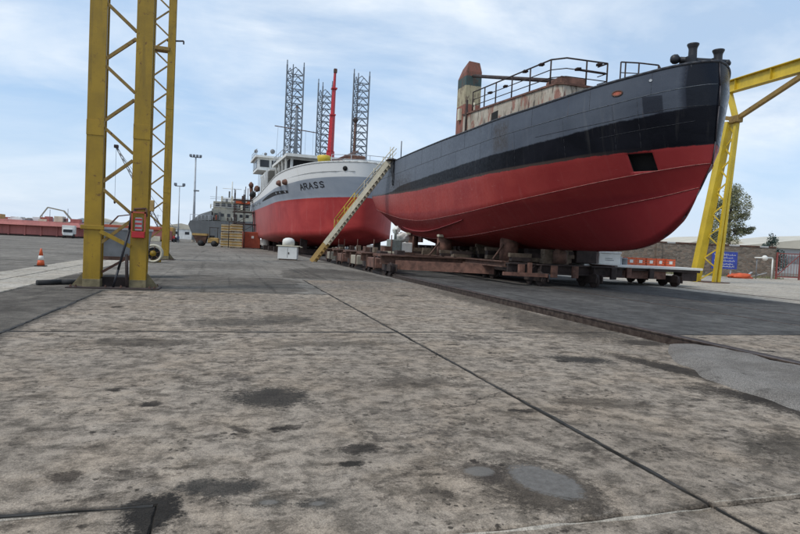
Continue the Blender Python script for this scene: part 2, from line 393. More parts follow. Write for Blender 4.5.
M['concrete'] = concrete_mat('stained_concrete', (.255, .211, .166), (.358, .302, .242))
M['concrete_pale'] = concrete_mat('pale_dusty_concrete', (.36, .325, .27), (.48, .435, .37), False, .5)
M['asphalt'] = asphalt_mat('worn_asphalt', (.150, .134, .114), (.245, .222, .19))
M['asphalt_dark'] = asphalt_mat('dark_asphalt', (.070, .067, .064), (.110, .106, .100), (.19, .18, .165), .38)
M['asphalt_brown'] = asphalt_mat('oily_brown_asphalt', (.085, .074, .062), (.16, .142, .12), (.26, .225, .185), .5)
M['dirt'] = plain('black_joint_dirt', (.035, .032, .028), .95, .5, 6)
def gravel_mat():
    k = NT('grey_gravel_patch'); v = k.coord('World')
    base = k.mix(k.ramp(k.noise(v, 1.1, 8, .7), .35, .65), (.25, .225, .198), (.35, .32, .285))
    vo = k.n('ShaderNodeTexVoronoi', feature='F1'); k.put(vo.inputs['Vector'], v); vo.inputs['Scale'].default_value = 110
    base = mult(k, base, k.ramp(k.sepxyz(vo.outputs['Color'])[0], 0, 1, .72, 1.28)); base = mult(k, base, k.ramp(vo.outputs['Distance'], .25, .75, 1.08, .6))
    base = k.mix(k.ramp(k.noise(v, 2.5, 8, .72), .55, .66, 0, .6), base, (.07, .062, .053))
    return k.fin(base, .95, 0, k.bump(k.math('SUBTRACT', k.noise(v, 9, 6, .7), vo.outputs['Distance']), .8, .02), .1)
M['mound'] = gravel_mat()

struct(MB().add([(-4000, -400, -.25), (4000, -400, -.25), (4000, 5000, -.25), (-4000, 5000, -.25)], [(0, 1, 2, 3)]).build('ground', 'asphalt'))
for x0, x1 in ((-60, 7.98), (8.95, 60)): struct(MB().box(x0, x1, -30, 60, -.22, -.030).build('slab_bed', 'dirt'))
for poly in ([(-4000, 60.1), (7.98, 60.1), (7.98, 4900), (-4000, 4900)], [(8.95, 60.1), (4000, 60.1), (4000, 4900), (8.95, 4900)]): struct(MB().prism(poly, -.22, -.012).build('far_yard', 'asphalt'))

def jag(p, q, amp, step, seed, axis):
    """edge points from p to q with chipped irregularity"""
    n = max(2, int((Vector(q)-Vector(p)).length/step)); r = []
    for i in range(n):
        t = i/n; x, y = lerp(p[0], q[0], t), lerp(p[1], q[1], t)
        d = amp*(noise.noise(Vector((x*2.1, y*2.1, seed)))*.9+noise.noise(Vector((x*9, y*9, seed+5)))*.7)
        if i == 0: d = 0
        r.append((x+d, y) if axis == 0 else (x, y+d))
    return r
def slab_poly(poly, mat, seed, amp=.012, top=0., step=.09):
    """slab with chipped, slightly wandering edges and a worn arris"""
    pts = []
    for i, (p, q) in enumerate(zip(poly, poly[1:]+poly[:1])):
        axis = 1 if abs(p[1]-q[1]) < 1e-6 else 0
        pts += jag(p, q, amp, step, seed+i*1.7, axis)
    n = len(pts); cen = []
    for i, (x, y) in enumerate(pts):
        (xa, ya), (xb, yb) = pts[i-1], pts[(i+1) % n]; d = Vector((yb-ya, -(xb-xa))); d = d.normalized() if d.length else Vector((0, 0)); cen.append((x-d.x*.012, y-d.y*.012))
    vs = [(x, y, top-.15) for x, y in pts]+[(x, y, top-.014) for x, y in pts]+[(x, y, top) for x, y in cen]
    fs = []
    for j in range(2): fs += [(j*n+i, j*n+(i+1) % n, (j+1)*n+(i+1) % n, (j+1)*n+i) for i in range(n)]
    fs.append(tuple(range(2*n, 3*n)))
    return MB().add(vs, fs).mesh('concrete_slab', mat)
def slab_mesh(x0, x1, y0, y1, mat, seed, amp=.012, top=0., step=.09):
    return slab_poly([(x0, y0), (x1, y0), (x1, y1), (x0, y1)], mat, seed, amp, top, step)
apron = struct(thing('concrete_apron', 'x', 'x')); del apron['label'], apron['category']
seed = 1; g = .012; h = .022; j = .035
for poly in ([(-3.2, -3.6), (-.33-g, -3.6), (-.33-g, 3.62-g), (-3.2, 3.62-g)], [(-.33+g, -3.6), (3.1-g, -3.6), (3.1-g, 2.95-g), (-.33+g, 2.95-g)],
             [(-3.2, 3.62+g), (-.33-g, 3.62+g), (-.33-g, 2.95+g), (3.1-h, 2.95+g), (3.1-h, 10.2-j), (-3.2, 10.2-j)], [(-3.2, 10.2+j), (3.1-h, 10.2+j), (3.1-h, 17.6), (-3.2, 17.6)],
             [(3.1+g, -3.2), (7.98, -3.2), (7.98, 2.95-g), (3.1+g, 2.95-g)], [(3.1+h, 2.95+g), (7.98, 2.95+g), (7.98, 10.2-g), (3.1+h, 10.2-g)], [(3.1+h, 10.2+g), (7.98, 10.2+g), (7.98, 17.2-g), (3.1+h, 17.2-g)], [(3.1+h, 17.2+g), (7.98, 17.2+g), (7.98, 24.2), (3.1+h, 24.2)],
             [(8.95, -3), (15.2, -3), (15.2, 4.2-g), (8.95, 4.2-g)], [(8.95, 4.2+g), (15.2, 4.2+g), (15.2, 9.9), (8.95, 9.9)]):
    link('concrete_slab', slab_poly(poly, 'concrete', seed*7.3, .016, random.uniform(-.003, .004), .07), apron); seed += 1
# lips of old mortar standing along the near joint
def lip(x0, x1, y, seed):
    vs, fs = [], []; n = int((x1-x0)/.05)
    for i in range(n+1):
        x = lerp(x0, x1, i/n); c = y+.012*noise.noise(Vector((x*2, seed, 1)))+.008*noise.noise(Vector((x*8, seed, 4))); w = .018*max(.12, .55+1.1*noise.noise(Vector((x*3.1, seed, 7))))*min(1, 4*i/n, 4*(n-i)/n); h = .009*max(.1, .8+noise.noise(Vector((x*4, seed, 2))))
        vs += [(x, c-w, -.004), (x, c-w*.4, h), (x, c+w*.5, h*.8), (x, c+w, -.004)]
    for i in range(n):
        for j in range(3): fs.append((i*4+j, i*4+j+1, i*4+j+5, i*4+j+4))
    MB().add(vs, fs).build('mortar_lip', 'concrete_pale', apron, True)
lip(.9, 3.05, 2.915, 3); lip(3.15, 7.9, 2.985, 5); lip(-2.6, -.75, 3.575, 8)
# black sealant squeezed out of the joints
M['tar'] = plain('black_joint_tar', (.030, .027, .023), .9, .5, 8)
def sealant(p, q, w, seed, z=.0045):
    p, q = Vector((*p, 0)), Vector((*q, 0)); d = (q-p).normalized(); nrm = Vector((-d.y, d.x, 0)); n = int((q-p).length/.06); vs, fs = [], []
    for i in range(n+1):
        c = p.lerp(q, i/n); a = noise.noise(c*1.1+Vector((seed, 0, 0)))*.034+noise.noise(c*6+Vector((seed, 3, 0)))*.013
        ww = max(.0015, w*(.75+1.3*noise.noise(c*2.2+Vector((seed, 7, 0)))+.8*noise.noise(c*11+Vector((seed, 9, 0)))))
        for k_, zz in ((-1, -.02), (-.7, z), (.7, z), (1, -.02)): x = c+nrm*(a+k_*ww); vs.append((x.x, x.y, zz))
    for i in range(n):
        for k_ in range(3): fs.append((i*4+k_, i*4+k_+1, i*4+k_+5, i*4+k_+4))
    MB().add(vs, fs).build('joint_sealant', 'tar', apron)
sealant((-3.2, 10.2), (3.05, 10.2), .045, 1); sealant((3.15, 10.2), (7.95, 10.2), .028, 2); sealant((3.1, 2.98), (3.1, 24.2), .019, 3); sealant((3.1, -2), (3.1, 2.92), .008, 4)
sealant((-3.2, 3.62), (-.36, 3.62), .020, 5); sealant((-3.22, 5), (-3.22, 17.5), .05, 7)
# pale strip of old track slabs on the left
for i in range(12):
    y0 = -6+i*5.0
    link('concrete_slab', slab_mesh(-7.7, -6.55, y0+.03, y0+4.97, 'concrete_pale', seed*3.7, .02, .012, .15), apron)
    link('concrete_slab', slab_mesh(-6.50, -5.3, y0+.03, y0+4.97, 'concrete_pale', seed*3.7+2, .02, .008, .2), apron); seed += 1

def sheet(name, pts, z, mat, amp=.05, thick=.028):
    poly = []
    for i, (p, q) in enumerate(zip(pts, pts[1:]+pts[:1])):
        L = (Vector(q)-Vector(p)).length; n = max(1, min(160, int(L/.35)))
        for j in range(n):
            t = j/n; x, y = lerp(p[0], q[0], t), lerp(p[1], q[1], t)
            a = amp if j else 0
            poly.append((x+a*noise.noise(Vector((x*1.3, y*1.3, 3)))*1.5, y+a*noise.noise(Vector((x*1.3, y*1.3, 9)))*1.5))
    return struct(MB().prism(poly, z-thick, z).build(name, mat))
sheet('asphalt_yard', [(-5.25, 17.66), (3.06, 17.66), (3.06, 24.24), (7.97, 24.24), (7.97, 230), (-5.25, 230)], .002, 'asphalt', .04)
sheet('asphalt_patch', [(-5.2, 17.75), (1.9, 17.8), (2.6, 18.6), (2.4, 21.0), (2.9, 22.8), (2.0, 24.9), (.4, 24.4), (-1.2, 25.6), (-2.5, 23.9), (-5.2, 24.4)], .007, 'asphalt_brown', .16, .004)
sheet('asphalt_patch', [(2.4, 25.2), (7.4, 24.9), (7.6, 33), (5.0, 36), (2.8, 31)], .007, 'asphalt_brown', .2, .004)
sheet('asphalt_yard', [(-5.25, -8), (-3.24, -8), (-3.24, 17.60), (-5.25, 17.60)], -.006, 'asphalt_brown', .02)
sheet('asphalt_yard', [(-70, -8), (-7.76, -8), (-7.76, 60), (-70, 60)], -.004, 'asphalt', .03)
sheet('asphalt_yard', [(8.95, 9.95), (22.4, 9.95), (22.9, 30), (23.4, 75), (8.95, 75)], .0, 'asphalt_dark', .05)
sheet('concrete_yard', [(15.25, -8), (75, -8), (75, 47), (60, 66), (23.5, 66), (22.95, 30), (22.45, 9.9), (15.25, 9.9)], -.006, 'concrete_pale', .03)

# grey patch of loose asphalt heaped against the rail
vs, fs = [], []
NX, NY = 26, 60
for j in range(NY+1):
    for i in range(NX+1):
        u, w = i/NX, j/NY; y = 1.5+w*7.4; wd = (1-max(0, (w-.45)/.55)**2.2)
        xl = 8.33-(.25+2.0*wd)*(1+.12*noise.noise(Vector((y*1.4, 1, 0)))); x = lerp(xl, 8.36, u)
        e = min(1, u*4)*min(1, (1-w)*8)
        vs.append((x, y, -.012+(.125*e**.55)*(.75+.35*noise.noise(Vector((x*1.8, y*1.8, 4))))+.010*e*noise.noise(Vector((x*9, y*9, 2)))))
for j in range(NY):
    for i in range(NX): a = j*(NX+1)+i; fs.append((a, a+1, a+NX+2, a+NX+1))
o = struct(MB().add(vs, fs).build('asphalt_patch', 'mound', None, True))

# rails
def rail(X, y0, y1, label, group=None, proud=.02):
    t = thing('track_rail', label, 'rail', (X, 0, 0), 0, group)
    ft = -.185 if proud > .03 else -.05
    prof = [(-.075, ft), (.075, ft), (.075, ft+.015), (.018, ft+.03), (.018, proud-.035), (.042, proud-.028), (.042, proud-.006), (.032, proud), (-.032, proud), (-.042, proud-.006), (-.042, proud-.028), (-.018, proud-.035), (-.018, ft+.03), (-.075, ft+.015)]
    MB().prism_y(prof, y0, y1).build('rail_bar', 'rail', t); return t
k = NT('rail_steel'); v = k.coord('World'); c = k.mix(k.ramp(k.noise(v, 6, 6, .6), .35, .65), (.045, .028, .021), (.11, .08, .062)); M['rail'] = k.fin(c, .55, .3, k.bump(k.noise(v, 30, 4, .6), .3, .01))
t = rail(8.52, -6, 120, 'long rusty rail in the dirt trough beside the stained concrete slabs', None, .085)
MB().beam((.20, -6, -.06), (.20, 120, -.06), .16, .26).build('guard_plate', 'rust_dark', t)
MB().beam((.345, -6, -.03), (.345, 120, -.03), .10, .09).build('concrete_kerb', 'concrete_pale', t)
rail(14.5, 9, 75, 'thin rail sunk in dark asphalt, nearer of the two under the red ship', None, .012)
rail(17.5, 9, 75, 'thin rail sunk in dark asphalt, farther of the two under the red ship', None, .012)
rail(24.7, 12, 75, 'rail sunk in pale concrete under the white-topped carriage', None, .012)
# trough bed
struct(MB().box(7.95, 8.97, -30, 230, -.24, -.18).build('rail_trough', plain('rusty_trough_dirt', (.045, .030, .023), .95, .5, 5)))

# ------------------------------------------------------------------ ships
def loft(curves, subs, N, power, frame, paintz):
    """curves: list of f(u)->(t,b,z) from the sheer down; returns bmesh of both sides with float layers"""
    rows = []
    for ci in range(len(curves)-1):
        for j in range(subs[ci]): rows.append((ci, j/subs[ci]))
    rows.append((len(curves)-2, 1.0))
    bm = bmesh.new()
    lays = {n: bm.verts.layers.float.new(n) for n in paintz}
    lt = bm.verts.layers.float.new('along')
    grids = []
    for side in (-1, 1):
        g = []
        for (ci, w) in rows:
            line = []
            for i in range(N+1):
                u = (i/N)**power
                a = Vector(curves[ci](u)); b = Vector(curves[ci+1](u)); p = a.lerp(b, w)
                q = bm.verts.new(frame(p.x, side*p.y, p.z)); q[lt] = p.x
                for n, f in paintz.items(): q[lays[n]] = p.z-f(p.x)
                line.append(q)
            g.append(line)
        grids.append(g)
        for j in range(len(rows)-1):
            for i in range(N):
                vs = [g[j][i], g[j][i+1], g[j+1][i+1], g[j+1][i]]
                if side == -1: vs.reverse()
                try:
                    f = bm.faces.new(vs); f.smooth = True
                except ValueError: pass
    bmesh.ops.remove_doubles(bm, verts=bm.verts[:], dist=.0015)
    return bm
def hull_object(bm, name, mats, parent):
    inv = WM[root_of(parent).name].inverted()
    bmesh.ops.transform(bm, matrix=inv, verts=bm.verts[:])
    bmesh.ops.recalc_face_normals(bm, faces=bm.faces[:])
    me = bpy.data.meshes.new(name); bm.to_mesh(me); bm.free()
    for x in mats: me.materials.append(x)
    return link(name, me, parent)

# ---- red, black and grey ship
SX, SY, SL = 16.0, 16.2, 37.5
def sframe(t, b, z): return Vector((SX+b, SY+t, z))
def bfun(B, t0, Ln, e, aft=31., end=37.5, pw=2.8):
    def f(t):
        a = min(max((t-t0)/Ln, 0), 1); v = B*max(0, 1-(1-a)**2)**e
        if t > aft: v *= max(0, 1-((t-aft)/(end-aft))**pw)**.5
        return v
    return f
zT = table([(0, 8.46), (.8, 8.32), (1.6, 8.19), (3, 8.03), (4.8, 7.86), (7, 7.77), (12, 7.84), (17, 7.97), (25, 8.05), (30, 7.95), (35, 7.8)])
zS = table([(-.1, 7.66), (.5, 7.54), (2.9, 7.2), (7, 6.97), (16, 7.0), (35, 7.0)])
zR = table([(-.1, 5.62), (.55, 5.54), (1.7, 5.46), (3.1, 5.42), (5.8, 5.31), (10.5, 5.28), (20, 5.33), (24.4, 5.45), (28.6, 5.6), (35, 5.85)])
zB = table([(-.1, 6.95), (.5, 6.82), (1.3, 6.70), (2.3, 6.58), (5.8, 6.24), (11, 6.15), (20, 6.05), (24.5, 5.97), (27, 5.72), (35, 5.6)])
zC1 = table([(0, 4.97), (.2, 4.95), (2.45, 4.61), (6.25, 4.10), (10.9, 3.67), (15.5, 3.45), (20.3, 3.36), (25, 3.67), (31, 4.45), (35, 5.0), (37, 5.4)])
zC2 = table([(.45, 4.18), (1.73, 3.88), (4.1, 3.49), (7.35, 3.0), (12.6, 2.46), (17, 2.25), (21, 2.24), (26.3, 2.7), (31, 3.6), (35, 4.6)])
zK = table([(.5, 4.05), (.75, 3.65), (1.1, 3.2), (1.5, 2.85), (2.0, 2.5), (2.7, 2.17), (3.6, 1.95), (4.7, 1.84), (6.2, 1.8), (20, 1.8), (26, 1.82), (29, 2.6), (32, 3.7), (34, 4.4)])
bT, bS, bR = bfun(4.0, 0, 10, .60), bfun(4.0, -.1, 10, .62), bfun(4.0, -.05, 11, .72)
bC1, bC2 = bfun(3.75, .02, 12, .80, 29.5, 37), bfun(2.9, .47, 13, .90, 26, 35)
curve = lambda t0, t1, b, z: (lambda u: (lerp(t0, t1, u), b(lerp(t0, t1, u)), z(lerp(t0, t1, u))))
cT, cS, cR = curve(0, 37.5, bT, zT), curve(-.1, 37.5, bS, zS), curve(-.05, 37.5, bR, zR)
cC1, cC2 = curve(.02, 37, bC1, zC1), curve(.47, 35, bC2, zC2)
cK = curve(.5, 32.6, lambda t: min(.16, max(0, (t-.5)*.2)), zK)
def side_point(t, z, side=-1, off=0.):
    """point on the hull side at distance t aft of the stem and height z"""
    L = [(zT(t), bT(t)), (zS(t), bS(t)), (zR(t), bR(t)), (zC1(t), bC1(t)), (zC2(t), bC2(t))]
    for (za, ba), (zb, bb) in zip(L, L[1:]):
        if za >= z >= zb or (zb, bb) == L[-1]:
            w = (za-z)/(za-zb) if za != zb else 0
            b = ba+(bb-ba)*w; break
    return sframe(t, side*(b+off), z)

def hull_mat():
    k = NT('ship_hull_paint'); v = k.coord('Object'); t = k.attr('along'); dr = k.attr('d_red'); db = k.attr('d_black'); ds = k.attr('d_seam')
    xyz = k.sepxyz(v); z = xyz[2]
    cv = k.n('ShaderNodeCombineXYZ'); k.put(cv.inputs[0], t); k.put(cv.inputs[1], z); uv = cv.outputs[0]
    # welded plates: each takes the paint a little differently
    br = k.n('ShaderNodeTexBrick'); k.put(br.inputs['Vector'], uv); br.inputs['Scale'].default_value = 1; br.inputs['Mortar Size'].default_value = .006; br.inputs['Brick Width'].default_value = 2.6; br.inputs['Row Height'].default_value = 1.05
    br.inputs['Color1'].default_value = (0, 0, 0, 1); br.inputs['Color2'].default_value = (1, 1, 1, 1); br.inputs['Mortar'].default_value = (.5, .5, .5, 1)
    plate = br.outputs['Color']
    drip = k.noise(k.map(uv, (2.6, .22, 1)), 1.4, 8, .65, .2)
    blot = k.noise(uv, .55, 7, .6, .4)
    fine = k.noise(uv, 6, 8, .7, .3)
    edge = k.math('ADD', k.math('MULTIPLY', k.math('SUBTRACT', k.noise(k.map(uv, (1, .3, 1)), 1.2, 6, .6), .5), .16), k.math('MULTIPLY', k.math('SUBTRACT', fine, .5), .10))
    # antifouling red
    red = k.mix(k.ramp(blot, .3, .7), (.285, .029, .026), (.365, .050, .040))
    red = k.mix(k.ramp(drip, .52, .75, 0, .40), red, (.40, .115, .10))
    red = k.mix(k.math('MULTIPLY', plate, .12), red, (.13, .014, .018))
    red = k.mix(k.ramp(fine, .62, .74, 0, .35), red, (.16, .02, .02))
    scr = k.ramp(k.noise(k.map(uv, (.5, 3.0, 1)), 2.2, 9, .74, .3), .62, .68, 0, .5); red = k.mix(scr, red, (.50, .23, .19))
    run = k.ramp(k.noise(k.map(uv, (5.5, .16, 1)), 1.5, 6, .6, .1), .63, .72, 0, .45); red = k.mix(run, red, (.13, .035, .025))
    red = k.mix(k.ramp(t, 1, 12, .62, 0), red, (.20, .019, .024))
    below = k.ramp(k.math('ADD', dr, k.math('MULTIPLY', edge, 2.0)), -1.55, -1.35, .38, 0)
    red = k.mix(below, red, (.14, .012, .020))  # darker tone under the chine: shade of down-facing plates put into the paint
    aftpale = k.math('MULTIPLY', k.ramp(t, 17, 30), k.ramp(dr, -1.3, -.2))
    red = k.mix(k.math('MULTIPLY', k.math('MULTIPLY', aftpale, drip), .75), red, (.46, .20, .18))
    # black boot top, scorched brown where the torch passed
    blk = k.mix(k.ramp(blot, .35, .7), (.004, .0045, .007), (.009, .0095, .014))
    blk = k.mix(k.ramp(drip, .55, .72, 0, .35), blk, (.05, .048, .046))
    blk = k.mix(k.math('MULTIPLY', k.ramp(t, 12, 22), .4), blk, (.045, .045, .048))
    # grey topside
    gry = k.mix(k.ramp(blot, .3, .7), (.070, .083, .108), (.096, .112, .140))
    gry = k.mix(k.math('MULTIPLY', plate, .16), gry, (.045, .053, .068))
    gry = k.mix(k.ramp(drip, .55, .75, 0, .35), gry, (.17, .18, .195))
    rr_ = k.ramp(k.noise(k.map(uv, (6, .22, 1)), 1.4, 6, .62, .1), .64, .72, 0, .5); gry = k.mix(rr_, gry, (.10, .066, .048))
    ptch = k.ramp(k.noise(uv, 1.1, 9, .72, .3), .60, .66, 0, .35); gry = k.mix(ptch, gry, (.05, .055, .066))
    gry = k.mix(k.math('MULTIPLY', k.ramp(t, 6, 24), .45), gry, (.15, .17, .20))
    gry = k.mix(k.ramp(k.math('ADD', t, k.math('MULTIPLY', edge, 1.0)), .42, .60, .94, 0), gry, (.010, .013, .024))
    gry = k.mix(k.ramp(t, .5, 4.5, .38, 0), gry, (.036, .042, .056))
    # brown scorched plates
    def rect(t0, t1, z0, z1, s):
        a = k.math('MULTIPLY', k.ramp(t, t0-s, t0+s), k.ramp(t, t1-s, t1+s, 1, 0))
        b = k.math('MULTIPLY', k.ramp(z, z0-s, z0+s), k.ramp(z, z1-s, z1+s, 1, 0)); return k.math('MULTIPLY', a, b)
    Z0 = -1.8
    gry = k.mix(k.math('MULTIPLY', rect(.96, 1.5, 6.76+Z0, 7.36+Z0, .02), .85), gry, (.014, .017, .026))
    gry = k.mix(k.math('MULTIPLY', k.ramp(t, .40, .44, .96, 0), 1), gry, (.006, .008, .014))
    sc = k.math('MULTIPLY', rect(7.9, 9.2, 6.25+Z0, 7.55+Z0, .22), .72)
    gry = k.mix(k.math('MULTIPLY', sc, k.ramp(fine, .25, .6)), gry, (.052, .042, .036))
    sc2 = k.math('MULTIPLY', rect(22.0, 27.6, 5.5+Z0, 6.6+Z0, .5), k.ramp(fine, .38, .62))
    top = k.mix(k.ramp(k.math('ADD', db, edge), -.03, .05), blk, gry)
    top = k.mix(k.math('MULTIPLY', sc2, .7), top, (.045, .034, .028))
    band = k.ramp(k.math('ABSOLUTE', k.math('SUBTRACT', dr, .05)), .03, .12, .55, 0)
    top = k.mix(k.math('MULTIPLY', band, k.ramp(t, 1, 6)), top, (.10, .072, .060))
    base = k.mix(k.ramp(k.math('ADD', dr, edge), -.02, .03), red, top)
    rgh = k.math('ADD', .36, k.math('MULTIPLY', k.ramp(fine, .3, .7), .22))
    rgh = k.math('SUBTRACT', rgh, k.math('MULTIPLY', k.ramp(t, .9, 2.4, .22, 0), k.ramp(dr, 0, .1)))
    h = k.math('ADD', k.math('MULTIPLY', k.noise(uv, 1.0, 4, .5), 1.2), k.math('MULTIPLY', fine, .22))
    h = k.math('ADD', h, k.math('MULTIPLY', br.outputs['Fac'], .07))
    fr = k.math('ABSOLUTE', k.math('SINE', k.math('MULTIPLY', t, math.pi/.62))); h = k.math('ADD', h, k.math('MULTIPLY', k.math('MULTIPLY', fr, k.ramp(blot, .3, .7, .1, .6)), .45))
    m_ = k.fin(base, rgh, 0, k.bump(h, .22, .05))
    dk = k.math('MULTIPLY', k.ramp(dr, 0, .05), k.ramp(db, -.02, .05, 1, 0)); k.put(k.b.inputs['Specular IOR Level'], k.ramp(dk, 0, 1, .2, .07)); return m_
M['hull'] = hull_mat()
M['seam_grey'] = plain('weld_bead_grey', (.13, .145, .165), .6, .3, 5)
M['seam_black'] = plain('weld_bead_dark', (.028, .030, .037), .6, .3, 5)
M['seam_red'] = plain('worn_red_edge', (.34, .12, .105), .7, .35, 3)

ship = thing('ship', 'large ship with red bottom, black band and grey topsides propped on the cradle', 'ship', (SX, SY+17, 1.8))
cK0 = curve(.5, 32.6, lambda t: 0., lambda t: zK(t)-.02)
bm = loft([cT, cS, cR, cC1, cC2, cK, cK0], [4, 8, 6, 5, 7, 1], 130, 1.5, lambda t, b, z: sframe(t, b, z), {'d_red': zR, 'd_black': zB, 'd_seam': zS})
# square opening low in the starboard bow
A0, A1, Z0, Z1 = SY+1.36, SY+2.10, 4.78, 5.40
reg = lambda f: f.calc_center_median().x < SX and SY+.6 < f.calc_center_median().y < SY+3 and 4.2 < f.calc_center_median().z < 6.0
for co, no in (((0, A0, 0), (0, 1, 0)), ((0, A1, 0), (0, 1, 0)), ((0, 0, Z0), (0, 0, 1)), ((0, 0, Z1), (0, 0, 1))):
    fs = [f for f in bm.faces if reg(f)]
    geom = list(set(fs) | {e for f in fs for e in f.edges} | {q for f in fs for q in f.verts})
    bmesh.ops.bisect_plane(bm, geom=geom, plane_co=co, plane_no=no, dist=1e-5)
inner = [f for f in bm.faces if reg(f) and A0 < f.calc_center_median().y < A1 and Z0 < f.calc_center_median().z < Z1]
ex = bmesh.ops.extrude_face_region(bm, geom=inner)
nv = [q for q in ex['geom'] if isinstance(q, bmesh.types.BMVert)]
bmesh.ops.translate(bm, verts=nv, vec=(.33, .30, 0))
bmesh.ops.delete(bm, geom=[f for f in inner if f.is_valid], context='FACES_ONLY')
nvs = set(nv)
for f in bm.faces:
    if any(q in nvs for q in f.verts): f.material_index = 1; f.smooth = False
hull = hull_object(bm, 'hull', [M['hull'], M['hollow_dark']], ship)

def bead(name, pts, r, mat, parent, n=5):
    return MB().path(pts, r, n).world(name, mat, parent, True)
def stw(f, b, t0, t1, n, side=-1, off=.0): return [sframe(t, side*(b(t)+off), f(t)) for t in [lerp(t0, t1, (i/n)**1.4) for i in range(n+1)]]
for sd_ in (-1, 1):
    bead('chine_strip', stw(zC1, bC1, .05, 36.8, 60, sd_, .006), .016, 'seam_red', hull)
    bead('chine_strip', stw(zC2, bC2, .5, 34.8, 60, sd_, .006), .015, 'seam_red', hull)
    bead('bulwark_cap', stw(zT, bT, 0, 37.5, 80, sd_, -.02), .055, 'black_grey' if 'black_grey' in M else 'seam_black', hull, 7)
bead('weld_seam', stw(zS, bS, -.09, 33, 60, -1, .004), .012, 'seam_grey', hull)
zS2 = table([(-.1, 6.93), (.5, 6.9), (3, 6.62), (8, 6.45)]); zS3 = table([(.2, 6.42), (.9, 6.3), (3, 6.08)])
bead('weld_seam', [side_point(lerp(-.02, 6, (i/30)**1.3), zS2(lerp(-.02, 6, (i/30)**1.3)), -1, .004) for i in range(31)], .008, 'seam_black', hull)
bead('weld_seam', [side_point(lerp(.25, 3, i/20), zS3(lerp(.25, 3, i/20)), -1, .004) for i in range(21)], .007, 'seam_black', hull)
for t in (.45, 1.25, 3.3, 6.2, 9.4, 12.7, 16.2, 19.8, 23.4):
    bead('weld_seam', [side_point(t, lerp(zT(t)-.04, zS(t), i/5), -1, .002) for i in range(6)], .005, 'seam_black', hull)
    t2 = t+1.2
    bead('weld_seam', [side_point(t2, lerp(zS(t2), zR(t2)+.05, i/6), -1, .002) for i in range(7)], .004, 'seam_black', hull)
# bilge strip on the after body
pa = []
for i in range(25):
    t = lerp(13.5, 26, i/24); z = lerp(zC1(t), zC2(t), .25+.35*math.sin(math.pi*i/24*.6)); p = side_point(t, z); pa.append((p, .20*math.sin(math.pi*min(1, max(.02, i/24)))**.5))
mb = MB(); vs = []; fs = []
for p, w in pa: vs += [p, p+Vector((-w, 0, -w*.35)), p+Vector((-w, 0, -w*.35-.03)), p+Vector((0, 0, -.05))]
for i in range(24):
    a = i*4
    for j in range(4): fs.append((a+j, a+(j+1) % 4, a+4+(j+1) % 4, a+4+j))
mb.add(vs, fs).world('bilge_keel', M['hull_red'] if 'hull_red' in M else M['seam_red_dark'] if 'seam_red_dark' in M else plain('red_bilge_keel', (.23, .028, .03), .6, .3, 2), hull)
# deck inside the bulwark
vs, fs = [], []
for i in range(41):
    t = lerp(.25, 37.2, (i/40)**1.2)
    vs += [sframe(t, -max(.02, bT(t)-.09), zT(t)-.95), sframe(t, max(.02, bT(t)-.09), zT(t)-.95)]
for i in range(40): fs.append((2*i, 2*i+1, 2*i+3, 2*i+2))
MB().add(vs, fs).world('deck', 'rust', ship)
# stem bar, rudder, propeller
MB().path([sframe(t, 0, z) for t, z in ((-.02, 8.4), (-.12, 7.6), (-.13, 6.9), (-.07, 5.7), (.01, 4.95), (.47, 4.1), (1.07, 3.2), (2.0, 2.48), (3.6, 1.93), (6.2, 1.79))], .025, 6).world('stem_bar', M['hull_navy'] if 'hull_navy' in M else plain('stem_paint', (.035, .03, .036), .5, .4, 2), ship, True)
MB().prism_y([(-.08, 2.0), (.08, 2.0), (.08, 4.2), (-.08, 4.2)], 0, 1.5).build('rudder', 'rust_pink', ship).location = (0, 13.6, -1.8)
pr = MB()
for a in range(4):
    c, s_ = math.cos(a*math.pi/2+.4), math.sin(a*math.pi/2+.4)
    pr.add([(0, 0, 0), (c*.3-s_*.25, .10, s_*.3+c*.25), (c*.85, .0, s_*.85), (c*.3+s_*.25, -.10, s_*.3-c*.25)], [(0, 1, 2), (0, 2, 3)])
pr.tube((0, -.25, 0), (0, .3, 0), .16, 10); pr.build('propeller', 'rust', ship).location = (0, 12.9, 1.1)
# hawse pipe, scupper
def ringplate(name, c, nrm, a, b, r, mat, mat2, parent):
    n = Vector(nrm).normalized(); ax = Vector((0, 0, 1)).cross(n).normalized(); ay = n.cross(ax); c = Vector(c)
    pts = [c+ax*a*math.cos(q)+ay*b*math.sin(q) for q in [2*math.pi*i/20 for i in range(21)]]
    o = MB().path(pts, r, 6).world(name, mat, parent, True)
    MB().add([p+n*.01 for p in pts[:20]], [tuple(range(20))]).world('hawse_throat', mat2, o); return o
def hull_normal(t, z):
    a = side_point(t-.1, z); b = side_point(t+.1, z); c = side_point(t, z-.15); d = side_point(t, z+.15)
    n = (b-a).cross(d-c); return n if n.x < 0 else -n
ringplate('hawse_pipe', side_point(2.28, 7.62, -1, .01), hull_normal(2.28, 7.62), .19, .09, .03, 'rust', 'hawse_red', ship)
ringplate('mooring_port', side_point(1.28, 7.92, -1, .012), hull_normal(1.28, 7.92), .055, .05, .012, 'seam_grey', 'pale_steel', ship)
